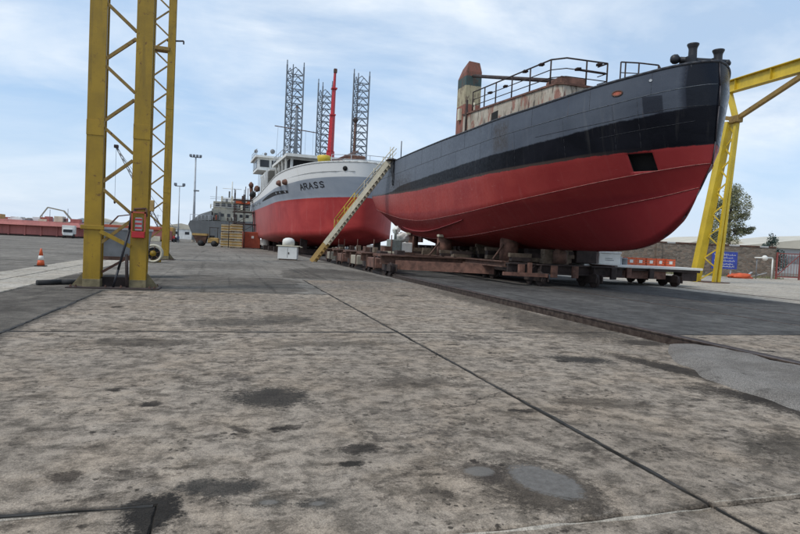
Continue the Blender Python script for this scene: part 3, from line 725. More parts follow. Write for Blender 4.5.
# bitts and rollers on the bow
bow = MB().bbox(15.15, 16.85, 16.55, 17.5, 8.20, 8.40, .03).world('bow_platform', 'black', ship)
for (x, y, h) in ((15.55, 16.95, 9.22), (16.35, 16.62, 9.02)):
    b = MB().lathe([(.19, 8.30), (.15, 8.42), (.14, h-.20), (.15, h-.14), (.20, h-.04), (.20, h), (.10, h+.01)], 16, (x, y, 0)).world('mooring_bitt', 'black', ship, True)
MB().tube((15.2, 17.15, 8.68), (16.7, 16.6, 8.62), .11, 12).world('fairlead_roller', 'black', ship, True)
MB().blob((15.05, 17.22, 8.70), .19, 2, .1, 2, 1, (1, .8, .95)).world('roller_end', 'black', ship, True)
MB().blob((16.72, 16.58, 8.60), .13, 2, .1, 2, 2).world('roller_end', 'black', ship, True)
for x in (15.3, 16.2): MB().box(x, x+.12, 16.7, 17.3, 8.38, 8.75).world('roller_cheek', 'black', ship)

# deckhouse with peeling paint
def peel_mat():
    k = NT('peeling_cream_paint'); v = k.coord('Object')
    base = k.mix(k.ramp(k.noise(v, .9, 6, .6), .35, .65), (.36, .31, .24), (.50, .45, .37))
    pk = k.ramp(k.noise(k.map(v, (1, 1, .5)), 1.3, 8, .68, .5), .51, .60, 0, .85); base = k.mix(pk, base, (.27, .10, .07))
    du = k.ramp(k.noise(k.map(v, (2.2, 2.2, .35)), 2.1, 9, .72, .5), .53, .62, 0, .9); base = k.mix(du, base, (.075, .055, .045))
    return k.fin(base, .8, 0, k.bump(k.math('ADD', pk, du), .5, .01))
M['peel'] = peel_mat()
HX0, HX1, HY0, HY1 = 13.2, 18.0, 21.8, 32.2
hz = lambda y: 8.76+(y-21.8)*.072
def sloped(poly, lo, hi):
    n = len(poly); return MB().add([(x, y, lo(y)) for x, y in poly]+[(x, y, hi(y)) for x, y in poly], [tuple(range(n-1, -1, -1)), tuple(range(n, 2*n))]+[(i, (i+1) % n, n+(i+1) % n, n+i) for i in range(n)])
hs = sloped([(HX0, HY1), (HX0, HY0+.25), (HX0+.25, HY0), (HX1-.25, HY0), (HX1, HY0+.25), (HX1, HY1)][::-1], lambda y: 6.9, hz).world('deckhouse', 'peel', ship)
sloped([(HX0-.06, HY1+.06), (HX0-.06, HY0+.20), (HX0+.20, HY0-.06), (HX1-.20, HY0-.06), (HX1+.06, HY0+.20), (HX1+.06, HY1+.06)][::-1], hz, lambda y: hz(y)+.09).world('roof_edge', 'rust_pink', hs)
for (y, z0, z1, w) in ((27.5, 8.35, 8.85, .75), (24.3, 8.0, 8.25, .35), (25.6, 8.0, 8.2, .3), (30.6, 7.9, 8.1, .25)):
    MB().bbox(HX0-.02, HX0+.1, y, y+w, z0, z1, .01).world('dark_opening', 'hollow_dark', hs)
MB().path([(HX0-.05, 31.6, 7.0), (HX0-.05, 31.6, 10.3)], .07, 7).world('vent_pipe', 'rust_dark', hs, True)
MB().path([(13.35, 30.9, 9.3), (13.3, 30.9, 10.0)], .05, 7).world('vent_pipe', 'cream', hs, True)
# railing round the deckhouse roof
RH = 1.10
run = [(HX0+.05, 31.0), (HX0+.05, 29), (HX0+.05, 27), (HX0+.05, 25), (HX0+.05, 22.6), (HX0+.45, 22.0), (15.6, 21.88), (15.62, 22.6)]
rail_o = None
for k_, (hh, r) in enumerate(((RH, .035), (.66, .022), (.32, .022))):
    o = MB().path([(x, y, hz(y)+.09+hh) for x, y in run], r, 6).world('handrail', 'rust_dark', ship, True)
for (x, y) in [(HX0+.05, 31.0), (HX0+.05, 29.4), (HX0+.05, 28.0), (HX0+.05, 26.2), (HX0+.05, 24.4), (HX0+.05, 22.6), (14.6, 21.94), (15.6, 21.88)]:
    MB().tube((x, y, hz(y)+.05), (x, y, hz(y)+.09+RH), .035, 6).world('rail_post', 'rust_dark', ship, True)
for (x, y, z) in ((HX0+.05, 28.7, .78), (HX0+.05, 26.9, .8), (HX0+.05, 24.9, 1.15), (14.2, 21.97, .78), (15.2, 21.9, 1.1), (HX0+.05, 23.4, 1.15)):
    MB().blob((x, y, hz(y)+z), .13, 1, .3, 2, x+y, (1.2, 1.6, .6)).world('clamp', 'rust_dark', ship, True)
MB().path([(14.2, 21.95, hz(22)+.75), (15.5, 21.88, hz(22)+.73)], .05, 6).world('hung_hose', 'rust_dark', ship, True)
# low forward rail
FR = [(14.95, 20.1, 9.42), (15.5, 19.7, 9.34), (16.1, 19.3, 9.22), (16.4, 19.1, 8.6)]
for dz, r in ((0, .03), (-.42, .02)): MB().path([(x, y, z+dz) for x, y, z in FR[:3]]+([FR[3]] if not dz else []), r, 6).world('handrail', 'rust_dark', ship, True)
for (x, y, z) in (FR[0], FR[1], FR[2], (15.1, 20.0, 9.4)): MB().tube((x, y, 7.0), (x, y, z), .03, 6).world('rail_post', 'rust_dark', ship, True)
# funnel
def funnel_mat():
    k = NT('banded_funnel_paint'); v = k.coord('Object'); z = k.sepxyz(v)[2]; w = k.math('ADD', z, k.math('MULTIPLY', k.math('SUBTRACT', k.noise(v, 6, 6, .7), .5), .18))
    z0 = -1.8
    base = k.mix(k.ramp(w, 9.7+z0, 9.75+z0), (.42, .37, .29), (.27, .10, .07))
    base = k.mix(k.ramp(w, 11.6+z0, 11.65+z0), base, (.42, .37, .24))
    base = k.mix(k.ramp(w, 12.9+z0, 12.94+z0), base, (.05, .085, .085))
    base = k.mix(k.ramp(w, 13.55+z0, 13.6+z0), base, (.22, .085, .06))
    d = k.ramp(k.noise(k.map(v, (2, 2, .5)), 2.4, 9, .72, .5), .47, .62, 0, .85); base = k.mix(d, base, (.11, .07, .05))
    return k.fin(base, .8, 0, k.bump(d, .4, .01))
M['funnel'] = funnel_mat()
fx, fy = 15.42, 37.4
MB().add([(fx, fy, 7), (fx+1.15, fy, 7), (fx+1.15, fy+1.5, 7), (fx, fy+1.5, 7), (fx, fy, 13.9), (fx+1.15, fy, 13.9), (fx+1.15, fy+1.5, 13.6), (fx, fy+1.5, 13.6), (fx+.2, fy+.1, 14.6), (fx+1.0, fy+.1, 14.55), (fx+1.0, fy+1.2, 14.3), (fx+.2, fy+1.2, 14.3)],
    [(0,1,5,4),(1,2,6,5),(2,3,7,6),(3,0,4,7),(4,5,9,8),(5,6,10,9),(6,7,11,10),(7,4,8,11),(8,9,10,11)]).world('funnel', 'funnel', ship)
MB().box(fx-.18, fx-.01, fy+.5, fy+.9, 10.6, 11.4).world('funnel_box', 'cream', ship)
MB().tube((15.9, 37.3, 13.55), (15.6, 25.6, 10.15), .11, 8).world('exhaust_pipe', 'rust_dark', ship, True)
MB().bbox(15.0, 16.4, 24.6, 26.0, 9.0, 10.1, .05).world('winch_housing', 'rust_pink', ship)
MB().tube((12.05, 41.0, 7.9), (12.05, 41.0, 9.3), .035, 6).world('flag_post', 'rust_dark', ship, True)
# after deckhouse, mostly hidden by the sheer
MB().bbox(14.2, 17.8, 39.5, 45.5, 6.9, 8.6, .05).world('after_house', 'cream', ship)

# black tarpaulin hung over the bulwark by the gangway
tp = MB(); vs, fs = [], []
for j in range(15):
    for i in range(7):
        a, w = i/6, j/14; t = 26.2+a*.95-w*.9*(.2+a)+.1*noise.noise(Vector((a*3, w*5, 1))); z = zT(26.6)+.22-w*(2.1+.3*noise.noise(Vector((a*4, 0, 3))))
        p = side_point(t, min(z, zT(t)-.01), -1, .07+.07*noise.noise(Vector((a*5, w*7, 2)))+.05); p.z = z; vs.append(p)
for j in range(14):
    for i in range(6): a = j*7+i; fs.append((a, a+1, a+8, a+7))
tarp = tp.add(vs, fs).mesh('tarpaulin', 'black', True)
o = link('tarpaulin', tarp); tag(o, 'dark crumpled tarpaulin hanging over the grey bulwark at the gangway head', 'tarpaulin')
md = o.modifiers.new('thickness', 'SOLIDIFY'); md.thickness = .02

# ------------------------------------------------------------------ crane runway: lattice columns and beams
def runway_column(label, x, y, near):
    t = thing('runway_column', label, 'crane column', (x, y, 0), 0, 'left crane runway columns')
    w, d, sp, top = .44, .42, .60, 18.4
    for s in (-1, 1):
        c = MB()
        c.bbox(s*sp-w/2, s*sp+w/2, -d/2, -d/2+.035, 0, top, .008).bbox(s*sp-w/2, s*sp+w/2, d/2-.035, d/2, 0, top, .008)
        c.box(s*sp-w/2+.03, s*sp-w/2+.06, -d/2+.035, d/2-.035, 0, top).box(s*sp+w/2-.06, s*sp+w/2-.03, -d/2+.035, d/2-.035, 0, top)
        co = c.build('column_post', 'yellow', t)
        MB().bbox(s*sp-w/2-.006, s*sp+w/2+.006, -d/2-.006, d/2+.006, .03, .26, .006).build('splashed_foot', 'foot', co)
        MB().add([(s*(sp+w/2), -.02, .04), (s*(sp+w/2+.33), -.02, .04), (s*(sp+w/2), -.02, .48), (s*(sp+w/2), .02, .04), (s*(sp+w/2+.33), .02, .04), (s*(sp+w/2), .02, .48)],
            [(0,1,2),(3,5,4),(0,3,4,1),(1,4,5,2),(2,5,3,0)]).build('gusset', 'foot', t)
    MB().bbox(-1.2, 1.2, -.45, .45, 0, .045, .01).build('base_plate', 'rust_dark', t)
    g = sp-w/2; z = 1.30; left = True
    while z < top-.8:
        a, b = (-g, g) if left else (g, -g)
        MB().beam((a, -d/2+.06, z), (b, -d/2+.06, z+.66), .085, .085).build('brace', 'brace', t); z += .66+.20; left = not left
    z = 1.30+.43; left = False
    MB().bbox(-1.0, 1.0, -.4, .4, top, top+.15, .02).build('cap_plate', 'yellow', t)
    for x in (-1.08, -.95, -.2, .2, .95, 1.08):
        for y in (-.37, .37): MB().lathe([(.035, .045), (.035, .075), (.02, .076), (.02, .11)], 6, (x, y, 0)).build('anchor_bolt', 'rust', t)
    for s in (-1, 1):
        for zz in (4.3, 9.6): MB().bbox(s*sp-w/2-.004, s*sp+w/2+.004, -d/2-.016, -d/2-.001, zz, zz+.42, .004).build('splice_plate', 'yellow', t)
    return t
nearc = runway_column('yellow twin-post lattice column nearest the camera, on a dark base plate', -3.02, 18.3, True)
farc = runway_column('yellow twin-post lattice column standing behind the nearest one', -4.35, 40.0, False)
# extra steel on the near column
MB().beam((-.40, -.24, 1.62), (.40, -.24, 1.22), .05, .11).build('low_brace', 'yellow', nearc)
MB().bbox(-.90, -.30, -.27, -.20, 1.66, 1.78, .01).build('bracket', 'yellow', nearc)
MB().beam((-.38, .1, .45), (.38, .1, .95), .07, .07).build('low_brace', 'rust_pink', nearc)
MB().beam((-.40, .18, .16), (.40, .18, .16), .12, .30).build('foot_beam', 'rust_dark', nearc)
MB().path([(.52, -.27, 2.25), (.40, -.28, 2.2), (.36, -.28, 1.7), (.10, -.28, .55), (-.02, -.28, .05)], .035, 7).build('cable_conduit', 'black', nearc, True)
MB().path([(.30, -.26, 1.0), (.34, -.26, .05)], .045, 7).build('cable_conduit', 'rust_dark', nearc, True)
MB().path([(.46, -.25, 2.3), (.78, -.25, 2.33), (.80, -.25, 2.1)], .03, 6).build('lamp_bracket', 'rust', nearc, True)
# far column fittings
MB().bbox(-.95, -.1, -.5, -.25, 3.05, 3.75, .03).build('switch_cabinet', 'mustard', farc)
MB().path([(.3, 0, 13.9), (1.3, -.1, 14.0), (1.3, -.1, 13.8)], .05, 6).build('lamp_bracket', 'rust_dark', farc, True)
MB().bbox(-.5, .5, -.30, .30, 13.2, 13.45, .03).build('cross_tie', 'brace', farc)

fb = thing('fire_equipment_box', 'red fire equipment box with white front strapped to the near yellow column', 'fire box', (-2.42, 18.02, 1.5))
MB().bbox(-.17, .17, -.10, .06, -.02, .16, .01).build('box_base', 'red', fb)
for s in (-1, 1): MB().box(s*.17-.02, s*.17+.02, -.08, -.04, .16, .72).build('frame_bar', 'orange_red', fb)
MB().box(-.19, .19, -.08, -.04, .68, .73).build('frame_bar', 'orange_red', fb)
MB().bbox(-.10, .10, -.05, .05, .18, .56, .02).build('extinguisher_card', 'grey_light', fb)
for i in range(3): MB().box(-.09, .09, -.056, -.051, .24+i*.12, .29+i*.12).build('printed_line', 'red', fb)

bn = thing('metal_bin', 'grey steel bin on rusty frame between the posts of the near column', 'bin', (-3.75, 23.2, 0), R(6))
MB().add([(-.95, -.6, .75), (.95, -.6, .75), (.95, .6, .75), (-.95, .6, .75), (-1.1, -.72, 1.72), (1.1, -.72, 1.72), (1.1, .72, 1.72), (-1.1, .72, 1.72)], [(3,2,1,0),(0,1,5,4),(1,2,6,5),(2,3,7,6),(3,0,4,7),(4,5,6,7)]).build('body', 'grey', bn)
for y in (-.73, .73): MB().box(-1.13, 1.13, y-.025, y+.025, 1.70, 1.78).build('rim', 'grey_light', bn)
MB().box(-1.0, 1.0, -.62, .62, .62, .75).build('frame', 'rust', bn)
for x in (-.9, .9):
    for y in (-.5, .5): MB().box(x-.06, x+.06, y-.06, y+.06, 0, .62).build('leg', 'rust', bn)

ree = thing('cable_reel', 'cream rimmed cable reel with yellow hub standing by the far yellow column', 'cable reel', (-3.95, 35.5, 0))
ree.scale = (.85, .85, .85)
def torus(mb, c, R_, r, ax, n=28, m_=8):
    c = Vector(c); ax = Vector(ax).normalized(); a = ax.orthogonal().normalized(); b = ax.cross(a); vs = []; fs = []
    for i in range(n):
        q = 2*math.pi*i/n; d = a*math.cos(q)+b*math.sin(q)
        for j in range(m_):
            w = 2*math.pi*j/m_; vs.append(c+d*(R_+r*math.cos(w))+ax*r*math.sin(w)*1.8)
    for i in range(n):
        for j in range(m_): fs.append((i*m_+j, ((i+1) % n)*m_+j, ((i+1) % n)*m_+(j+1) % m_, i*m_+(j+1) % m_))
    return mb.add(vs, fs)
for yy in (-.25, .25): torus(MB(), (0, yy, .62), .54, .075, (0, 1, 0)).build('flange', 'cream', ree, True)
MB().tube((0, -.3, .62), (0, .3, .62), .2, 12).build('hub', 'yellow', ree, True)
for i in range(3):
    q = i*math.pi/3+.3; MB().beam((math.cos(q)*.54, -.25, .62+math.sin(q)*.54), (-math.cos(q)*.54, -.25, .62-math.sin(q)*.54), .07, .05).build('spoke', 'rust', ree)
MB().beam((-.9, -.1, .12), (.5, -.1, .12), .12, .16).build('skid', 'yellow', ree)
MB().tube((0, -.2, .62), (0, .2, .62), .40, 14).build('wound_cable', 'rubber', ree, True)

pp = MB().path([(-5.1, 18.6, .07), (-4.6, 19.0, .08), (-4.15, 19.2, .07), (-3.9, 19.2, .06)], .085, 9).build('pipe_length', 'rubber', None, True)
tag(pp, 'short black pipe lying on the ground left of the near yellow column', 'pipe')

# traffic cone
cn = thing('traffic_cone', 'small orange traffic cone with white collar on the pale concrete strip', 'traffic cone', (-7.55, 28.0, .012))
MB().bbox(-.2, .2, -.2, .2, 0, .04, .01).build('foot', 'rubber', cn)
MB().lathe([(.15, .04), (.115, .27)], 18).build('lower_body', 'orange', cn, True)
MB().lathe([(.117, .271), (.085, .46)], 18).build('collar', 'white_clean', cn, True)
MB().lathe([(.083, .461), (.035, .76), (.02, .765)], 18).build('tip', 'orange', cn, True)

# right-hand runway
rc = thing('runway_column', 'leaning yellow column with lattice leg behind the red ship\'s bow', 'crane column', (34.3, 34.4, 0))
MB().beam((33.25, 34.6, 0), (34.35, 33.6, 11.6), .62, .5, (0, 1, 0)).world('main_leg', 'yellow_bright', rc)
for dx in (0, .42):
    MB().beam((34.0+dx, 33.6, 0), (34.35+dx*.3, 32.9, 11.6), .2, .2, (0, 1, 0)).world('lattice_chord', 'yellow_bright', rc)
for i in range(14):
    a = i/14; b = (i+1)/14
    p = Vector((33.5, 34.35, .2)).lerp(Vector((34.35, 33.5, 11.4)), a); q = Vector((34.2, 33.6, .2)).lerp(Vector((34.4, 32.9, 11.4)), b)
    if i % 2: p, q = Vector((33.5, 34.35, .2)).lerp(Vector((34.35, 33.5, 11.4)), b), Vector((34.2, 33.6, .2)).lerp(Vector((34.4, 32.9, 11.4)), a)
    MB().beam(p, q, .09, .09).world('brace', 'yellow_bright', rc)
MB().bbox(33.3, 35.2, 33.3, 35.2, 0, .06, .01).world('base_plate', 'rust', rc)
node = Vector((34.3, 32.9, 11.7))
MB().beam(node, (34.3, 27.6, 13.68), .28, .28).world('knee_brace', 'brace', rc)
MB().beam(node, (34.3, 39.5, 13.68), .28, .28).world('knee_brace', 'brace', rc)
MB().beam(node, (34.3, 33.6, 13.68), .3, .3).world('head_post', 'yellow_bright', rc)
MB().bbox(34.05, 34.55, 32.5, 33.3, 11.45, 11.95, .04).world('node_plate', 'brace', rc)
br = thing('runway_beam', 'long yellow crane runway beam passing high behind the red ship\'s bow', 'crane beam', (34.3, 33.6, 13.7))
MB().bbox(34.05, 34.55, 4, 75, 13.7, 13.76, .01).bbox(34.05, 34.55, 4, 75, 14.54, 14.6, .01).box(34.28, 34.32, 4, 75, 13.76, 14.54).world('girder', 'yellow_bright', br)
for i in range(24): MB().box(34.08, 34.28, 5+i*2.8, 5.02+i*2.8, 13.76, 14.54).world('stiffener', 'yellow_bright', br)

# ------------------------------------------------------------------ cradle carrying the ship
cr = thing('ship_cradle', 'long rusty wheeled steel cradle carrying the red ship on four rails', 'cradle', (16, 38, 0))
def girder(mb, p, q, w, h):
    p, q = Vector(p), Vector(q)
    mb.beam(p+Vector((0, 0, h/2-.03)), q+Vector((0, 0, h/2-.03)), w, .06); mb.beam(p-Vector((0, 0, h/2-.03)), q-Vector((0, 0, h/2-.03)), w, .06)
    return mb.beam(p, q, .06, h-.12)
for i, y in enumerate((30.2, 35, 39.8, 44.6, 49.4)):
    girder(MB(), (8.0, y, .84), (24.9, y, .84), .42, .50).world('cross_girder', 'rust', cr)
for x in (12.9, 19.1):
    girder(MB(), (x, 25.2, .97), (x, 52.5, .97), .36, .30).world('side_girder', 'rust', cr)
for x in (14.5, 17.5): girder(MB(), (x, 24.6, .80), (x, 52, .80), .32, .5).world('keel_girder', 'rust_dark', cr)
MB().beam((9.3, 31, 1.06), (9.3, 52, 1.06), 1.1, .07).world('walkway_plate', 'rust', cr)
MB().beam((8.75, 31, 1.0), (8.75, 52, 1.0), .08, .16).world('walkway_edge', 'rust_pink', cr)
girder(MB(), (12.9, 25.0, .80), (19.4, 25.0, .80), .4, .5).world('cross_girder', 'rust_dark', cr)
MB().beam((12.4, 24.4, .55), (14.6, 24.2, .52), .18, .16).world('drawbar', 'rust_pink', cr)
MB().box(13.7, 13.85, 24.3, 24.5, .6, 1.1).world('drawbar_post', 'rust_pink', cr)
MB().beam((8.8, 30.0, .58), (13.3, 27.2, .62), .12, .5).world('side_plate', 'rust_pink', cr)
wheel_me = MB().lathe([(.05, -.12), (.30, -.12), (.36, -.10), (.36, -.06), (.31, -.05), (.30, .10), (.22, .12), (.07, .12)], 20).mesh('wheel', 'rust_dark', True)
frame_me = (MB().bbox(-.20, -.14, -.85, .85, .22, .62, .02).bbox(.14, .20, -.85, .85, .22, .62, .02).box(-.14, .14, -.3, .3, .40, .62)).mesh('bogie', 'rust_dark')
def bogie(x, y, sc=1.):
    b = link('bogie', frame_me, cr); b.location = (x-16, y-38, 0); b.scale = (1, sc, 1)
    for s in (-1, 1):
        w = link('wheel', wheel_me, b); w.location = (0, s*.48/sc, .34); w.rotation_euler = (0, R(90), 0); w.scale = (1, 1/sc, 1) if False else (1, 1, 1)
for x, ys in ((8.52, (30.2, 35, 39.8, 44.6, 49.4)), (14.5, (25.0, 30.2, 35, 39.8, 44.6)), (17.5, (25.0, 30.2, 35, 39.8, 44.6)), (24.7, (27.6, 30.4))):
    for y in ys: bogie(x, y)
for i, y in enumerate((32.6, 37.4, 42.2, 47.0)):
    MB().bbox(8.05, 8.6, y-1.1, y+1.1, .28, .86, .03).world('ballast_box', ['rust_pink', 'tan', 'rust_pink', 'tan'][i], cr)
    for s in (-.9, .9): MB().box(8.0, 8.09, y+s-.05, y+s+.05, .2, 1.0).world('box_strap', 'rust', cr)
# drum props under the bilge
for (x, y, zt, r) in ((14.5, 28.0, 2.52, .50), (13.3, 34.5, 2.35, .48), (13.2, 41.0, 2.5, .48), (17.6, 28.4, 2.5, .5), (18.7, 34.5, 2.35, .48), (18.8, 41.0, 2.5, .48), (16.0, 25.4, 1.8, .35), (16.0, 31.5, 1.8, .4), (16.0, 37.5, 1.8, .4)):
    p = MB().lathe([(r, 1.10), (r, zt-.10), (r*.8, zt-.06), (r*.8, zt)], 20, (x, y, 0)).world('drum_prop', 'rust_pink' if x != 16 else 'rust', cr, True)
    if x < 16:
        MB().beam((x-1.1, y-.4, 1.13), (x-r*.85, y-.2, 1.95), .09, .09).world('prop_strut', 'rust', p)
        MB().bbox(x-.62, x-.25, y-.55, y-.2, zt-.07, zt+.10, .03).world('timber_pad', 'cream', p)
rc_ = random.Random(21)
for (x, y) in ((14.2, 26.2), (15.4, 26.4), (16.6, 26.2), (13.1, 31.2), (13.0, 33.1), (13.2, 36.8), (13.0, 38.8), (14.6, 30.0), (15.4, 33.0), (16.4, 29.0), (17.2, 31.5), (18.6, 30.5)):
    zt = 1.12
    for j in range(rc_.randint(2, 4)):
        w, h = rc_.uniform(.8, 1.3), rc_.uniform(.16, .24); a = rc_.uniform(-.15, .15)
        MB().beam((x-w/2*math.cos(a), y-w/2*math.sin(a), zt+h/2), (x+w/2*math.cos(a), y+w/2*math.sin(a), zt+h/2), rc_.uniform(.22, .32), h).world('timber_packing', rc_.choice(['timber', 'rust_dark', 'timber']), cr); zt += h+.003
for i in range(17):
    y = 25.9+i*1.5; zt = 1.06; top = 1.785
    for j in range(3):
        h = (top-1.06)/3-.003; w = rc_.uniform(.55, .95); MB().beam((16-w, y+rc_.uniform(-.06, .06), zt+h/2), (16+w, y+rc_.uniform(-.06, .06), zt+h/2), rc_.uniform(.34, .5), h).world('keel_block', rc_.choice(['timber', 'rust_dark', 'timber']), cr); zt += h+.003
for i in range(9):
    y = 27+i*2.6; MB().bbox(18.0, 19.3, y, y+1.2, 1.13, 1.9+rc_.uniform(-.1, .3), .04).world('bilge_block', rc_.choice(['rust_dark', 'timber']), cr)
for (x, y) in ((9.0, 31.6), (9.1, 36.2), (9.0, 45.4), (9.1, 48.4), (9.0, 40.6)):
    MB().tube((x, y, 1.1), (x, y, 1.95), .03, 6).world('stanchion', 'rust', cr, True)
for i in range(14):
    x, y = rc_.uniform(8.7, 9.8), rc_.uniform(31.5, 51); MB().bbox(x, x+rc_.uniform(.15, .6), y, y+rc_.uniform(.2, .9), 1.10, 1.12+rc_.uniform(.08, .4), .015).world('loose_block', rc_.choice(['rust', 'timber', 'cream', 'rust_pink', 'rust_dark']), cr)
for i, (x0, y0, x1, y1) in enumerate(((12.9, 25.3, 14.3, 25.1), (17.8, 25.2, 18.8, 26.6), (8.6, 30.6, 8.6, 33.6))):
    pts = [(lerp(x0, x1, j/8), lerp(y0, y1, j/8)-.28, .95-.42*math.sin(math.pi*j/8)) for j in range(9)]
    MB().path(pts, .022, 5).world('slack_chain', 'rust_dark', cr, True)
for (x, y) in ((13.4, 24.5), (15.2, 24.55), (16.4, 24.6), (18.6, 24.6), (19.6, 26.9), (21.4, 27.0), (22.9, 26.98)):
    MB().bbox(x-.16, x+.16, y-.06, y+.1, .42, 1.0, .02).world('end_plate', rc_.choice(['rust', 'rust_pink', 'rust_dark']), cr)
# right wing with pale deck
MB().bbox(18.6, 26.6, 27.1, 31.4, .98, 1.12, .02).world('pale_deck', 'white_clean', cr)
MB().box(18.5, 26.5, 27.2, 31.3, .84, .975).world('deck_frame', 'rust_dark', cr)
MB().beam((18.9, 27.5, .62), (24.2, 27.4, .62), .14, .44).world('wing_beam', 'rust_pink', cr)
MB().bbox(25.3, 26.4, 27.3, 28.0, .35, .9, .03).world('wing_box', 'rust_dark', cr)

# things standing on the cradle
wb = thing('storage_box', 'white lidded storage box on the pale cradle deck under the bow', 'box', (20.6, 28.0, 1.12), R(-4))
MB().bbox(-.68, .68, -.4, .4, 0, .62, .03).build('body', 'white_clean', wb); MB().bbox(-.72, .72, -.44, .44, .62, .72, .02).build('lid', 'white', wb)
MB().box(-.30, .25, -.412, -.405, .22, .25).build('printed_line', 'grey', wb); MB().box(-.30, .15, -.412, -.405, .32, .35).build('printed_line', 'grey', wb)
crate_parts = None
for i, (x, y, lab) in enumerate(((23.15, 29.2, 'leftmost orange crate in the row on the pale cradle deck'), (23.85, 29.25, 'second orange crate from the left on the pale cradle deck'), (24.55, 29.2, 'third orange crate from the left on the pale cradle deck'), (25.3, 29.3, 'fourth orange crate from the left on the pale cradle deck'), (26.0, 29.2, 'rightmost orange crate in the row on the pale cradle deck'))):
    c = thing('plastic_crate', lab, 'crate', (x, y, 1.12), R(random.uniform(-6, 6)), 'orange crates on the cradle')
    mb = MB(); mb.box(-.3, .3, -.2, .2, 0, .03)
    for s in (-1, 1):
        for z0 in (.06, .20, .34): mb.box(-.3, .3, s*.2-.012, s*.2+.012, z0, z0+.10); mb.box(s*.3-.012, s*.3+.012, -.2, .2, z0, z0+.10)
        for q in (-1, 1): mb.box(s*.28-.025, s*.28+.025, q*.19-.02, q*.19+.02, 0, .46)
    mb.build('shell', 'orange', c)
    MB().bbox(-.12, .1, -.225, -.215, .14, .32, .003).build('paper_label', 'white_clean', c)
for i, (x, y, h, lab, mt) in enumerate(((21.9, 28.6, .42, 'grey lidded drum beside the white storage box on the cradle', 'grey_light'), (22.45, 28.8, .36, 'smaller grey drum next to the leftmost orange crate', 'grey'))):
    c = thing('small_drum', lab, 'drum', (x, y, 1.12)); MB().lathe([(.2, 0), (.21, .02), (.2, .04), (.2, h-.04), (.215, h-.02), (.2, h)], 16).build('shell', mt, c, True); MB().lathe([(.205, h+.001), (.205, h+.03), (.1, h+.04)], 16).build('lid', 'pale_steel', c, True)

mc = thing('compressor', 'dirty green and white machine under a pale cover on the cradle', 'machine', (11.2, 37.6, 1.1), R(10))
mc.scale = (.78, .78, .8)
MB().bbox(-.95, .0, -.55, .55, .1, 1.15, .06).build('casing', 'teal', mc)
MB().bbox(.05, 1.1, -.5, .5, .1, .95, .06).build('engine_cover', 'white_clean', mc)
MB().tube((-.5, -.2, 1.1), (-.5, -.2, 2.0), .10, 10).build('exhaust_stack', 'teal', mc, True)
MB().blob((.25, 0, 1.35), .55, 3, .5, 2.3, 4, (1.2, .9, .75)).build('crumpled_cover', 'white_clean', mc, True)
MB().blob((-.25, .1, 1.95), .34, 3, .5, 2.3, 9, (1.0, .9, .9)).build('crumpled_cover', 'white_clean', mc, True)
MB().box(-1.2, 1.3, -.6, .6, 0, .1).build('skid', 'rust', mc)
for x in (-1.0, 1.1): MB().path([(x, -.55, .1), (x, -.55, 1.5)], .045, 6).build('stanchion', 'rust_pink', mc, True)
MB().box(-1.6, -1.0, -.5, .3, .1, .55).build('tool_tray', 'rust_pink', mc)

# ------------------------------------------------------------------ gangway
P0, P1 = Vector((6.72, 46.6, 0.05)), Vector((11.95, 43.3, 8.15))
gw = thing('gangway_stairs', 'long cream and yellow gangway ladder leaning from the ground to the bulwark', 'gangway', P0)
D = P1-P0; dirh = Vector((D.x, D.y, 0)).normalized(); sidev = Vector((-dirh.y, dirh.x, 0))*.34
for s in (-1, 1):
    MB().beam(P0+sidev*s, P0.lerp(P1, .18)+sidev*s, .08, .36).world('stringer', 'mustard_rust' if 'mustard_rust' in M else 'mustard', gw)
    MB().beam(P0.lerp(P1, .18)+sidev*s, P1+sidev*s, .08, .36).world('stringer', 'cream', gw)
NT_ = 27
for i in range(NT_):
    c = P0.lerp(P1, (i+.6)/NT_)+Vector((0, 0, .03))
    MB().beam(c-sidev*.96, c+sidev*.96, .26, .035).world('tread', 'rust_dark' if i > 4 else 'mustard', gw)
hup = Vector((0, 0, 1.0))
for s in (-1, 1):
    a, b, c_ = P0.lerp(P1, .30)+sidev*s, P0.lerp(P1, .56)+sidev*s, P1+dirh*.3+sidev*s
    for hgt, r in ((1.0, .035), (.68, .022), (.36, .022)):
        MB().path([a+Vector((0, 0, hgt)), b+Vector((0, 0, hgt))], r, 6).world('handrail', 'yellow_bright', gw, True)
        if hgt != .36: MB().path([b+Vector((0, 0, hgt)), c_+Vector((0, 0, hgt))], r, 6).world('handrail', 'cream', gw, True)
    for f in (.30, .43, .56, .68, .80, .91, 1.0):
        p = P0.lerp(P1, f)+sidev*s; MB().tube(p, p+hup, .028, 6).world('rail_post', 'yellow_bright' if f < .6 else 'cream', gw, True)
MB().bbox(11.5, 12.9, 42.3, 43.2, 8.08, 8.16, .01).world('landing_plate', 'rust_dark', gw)

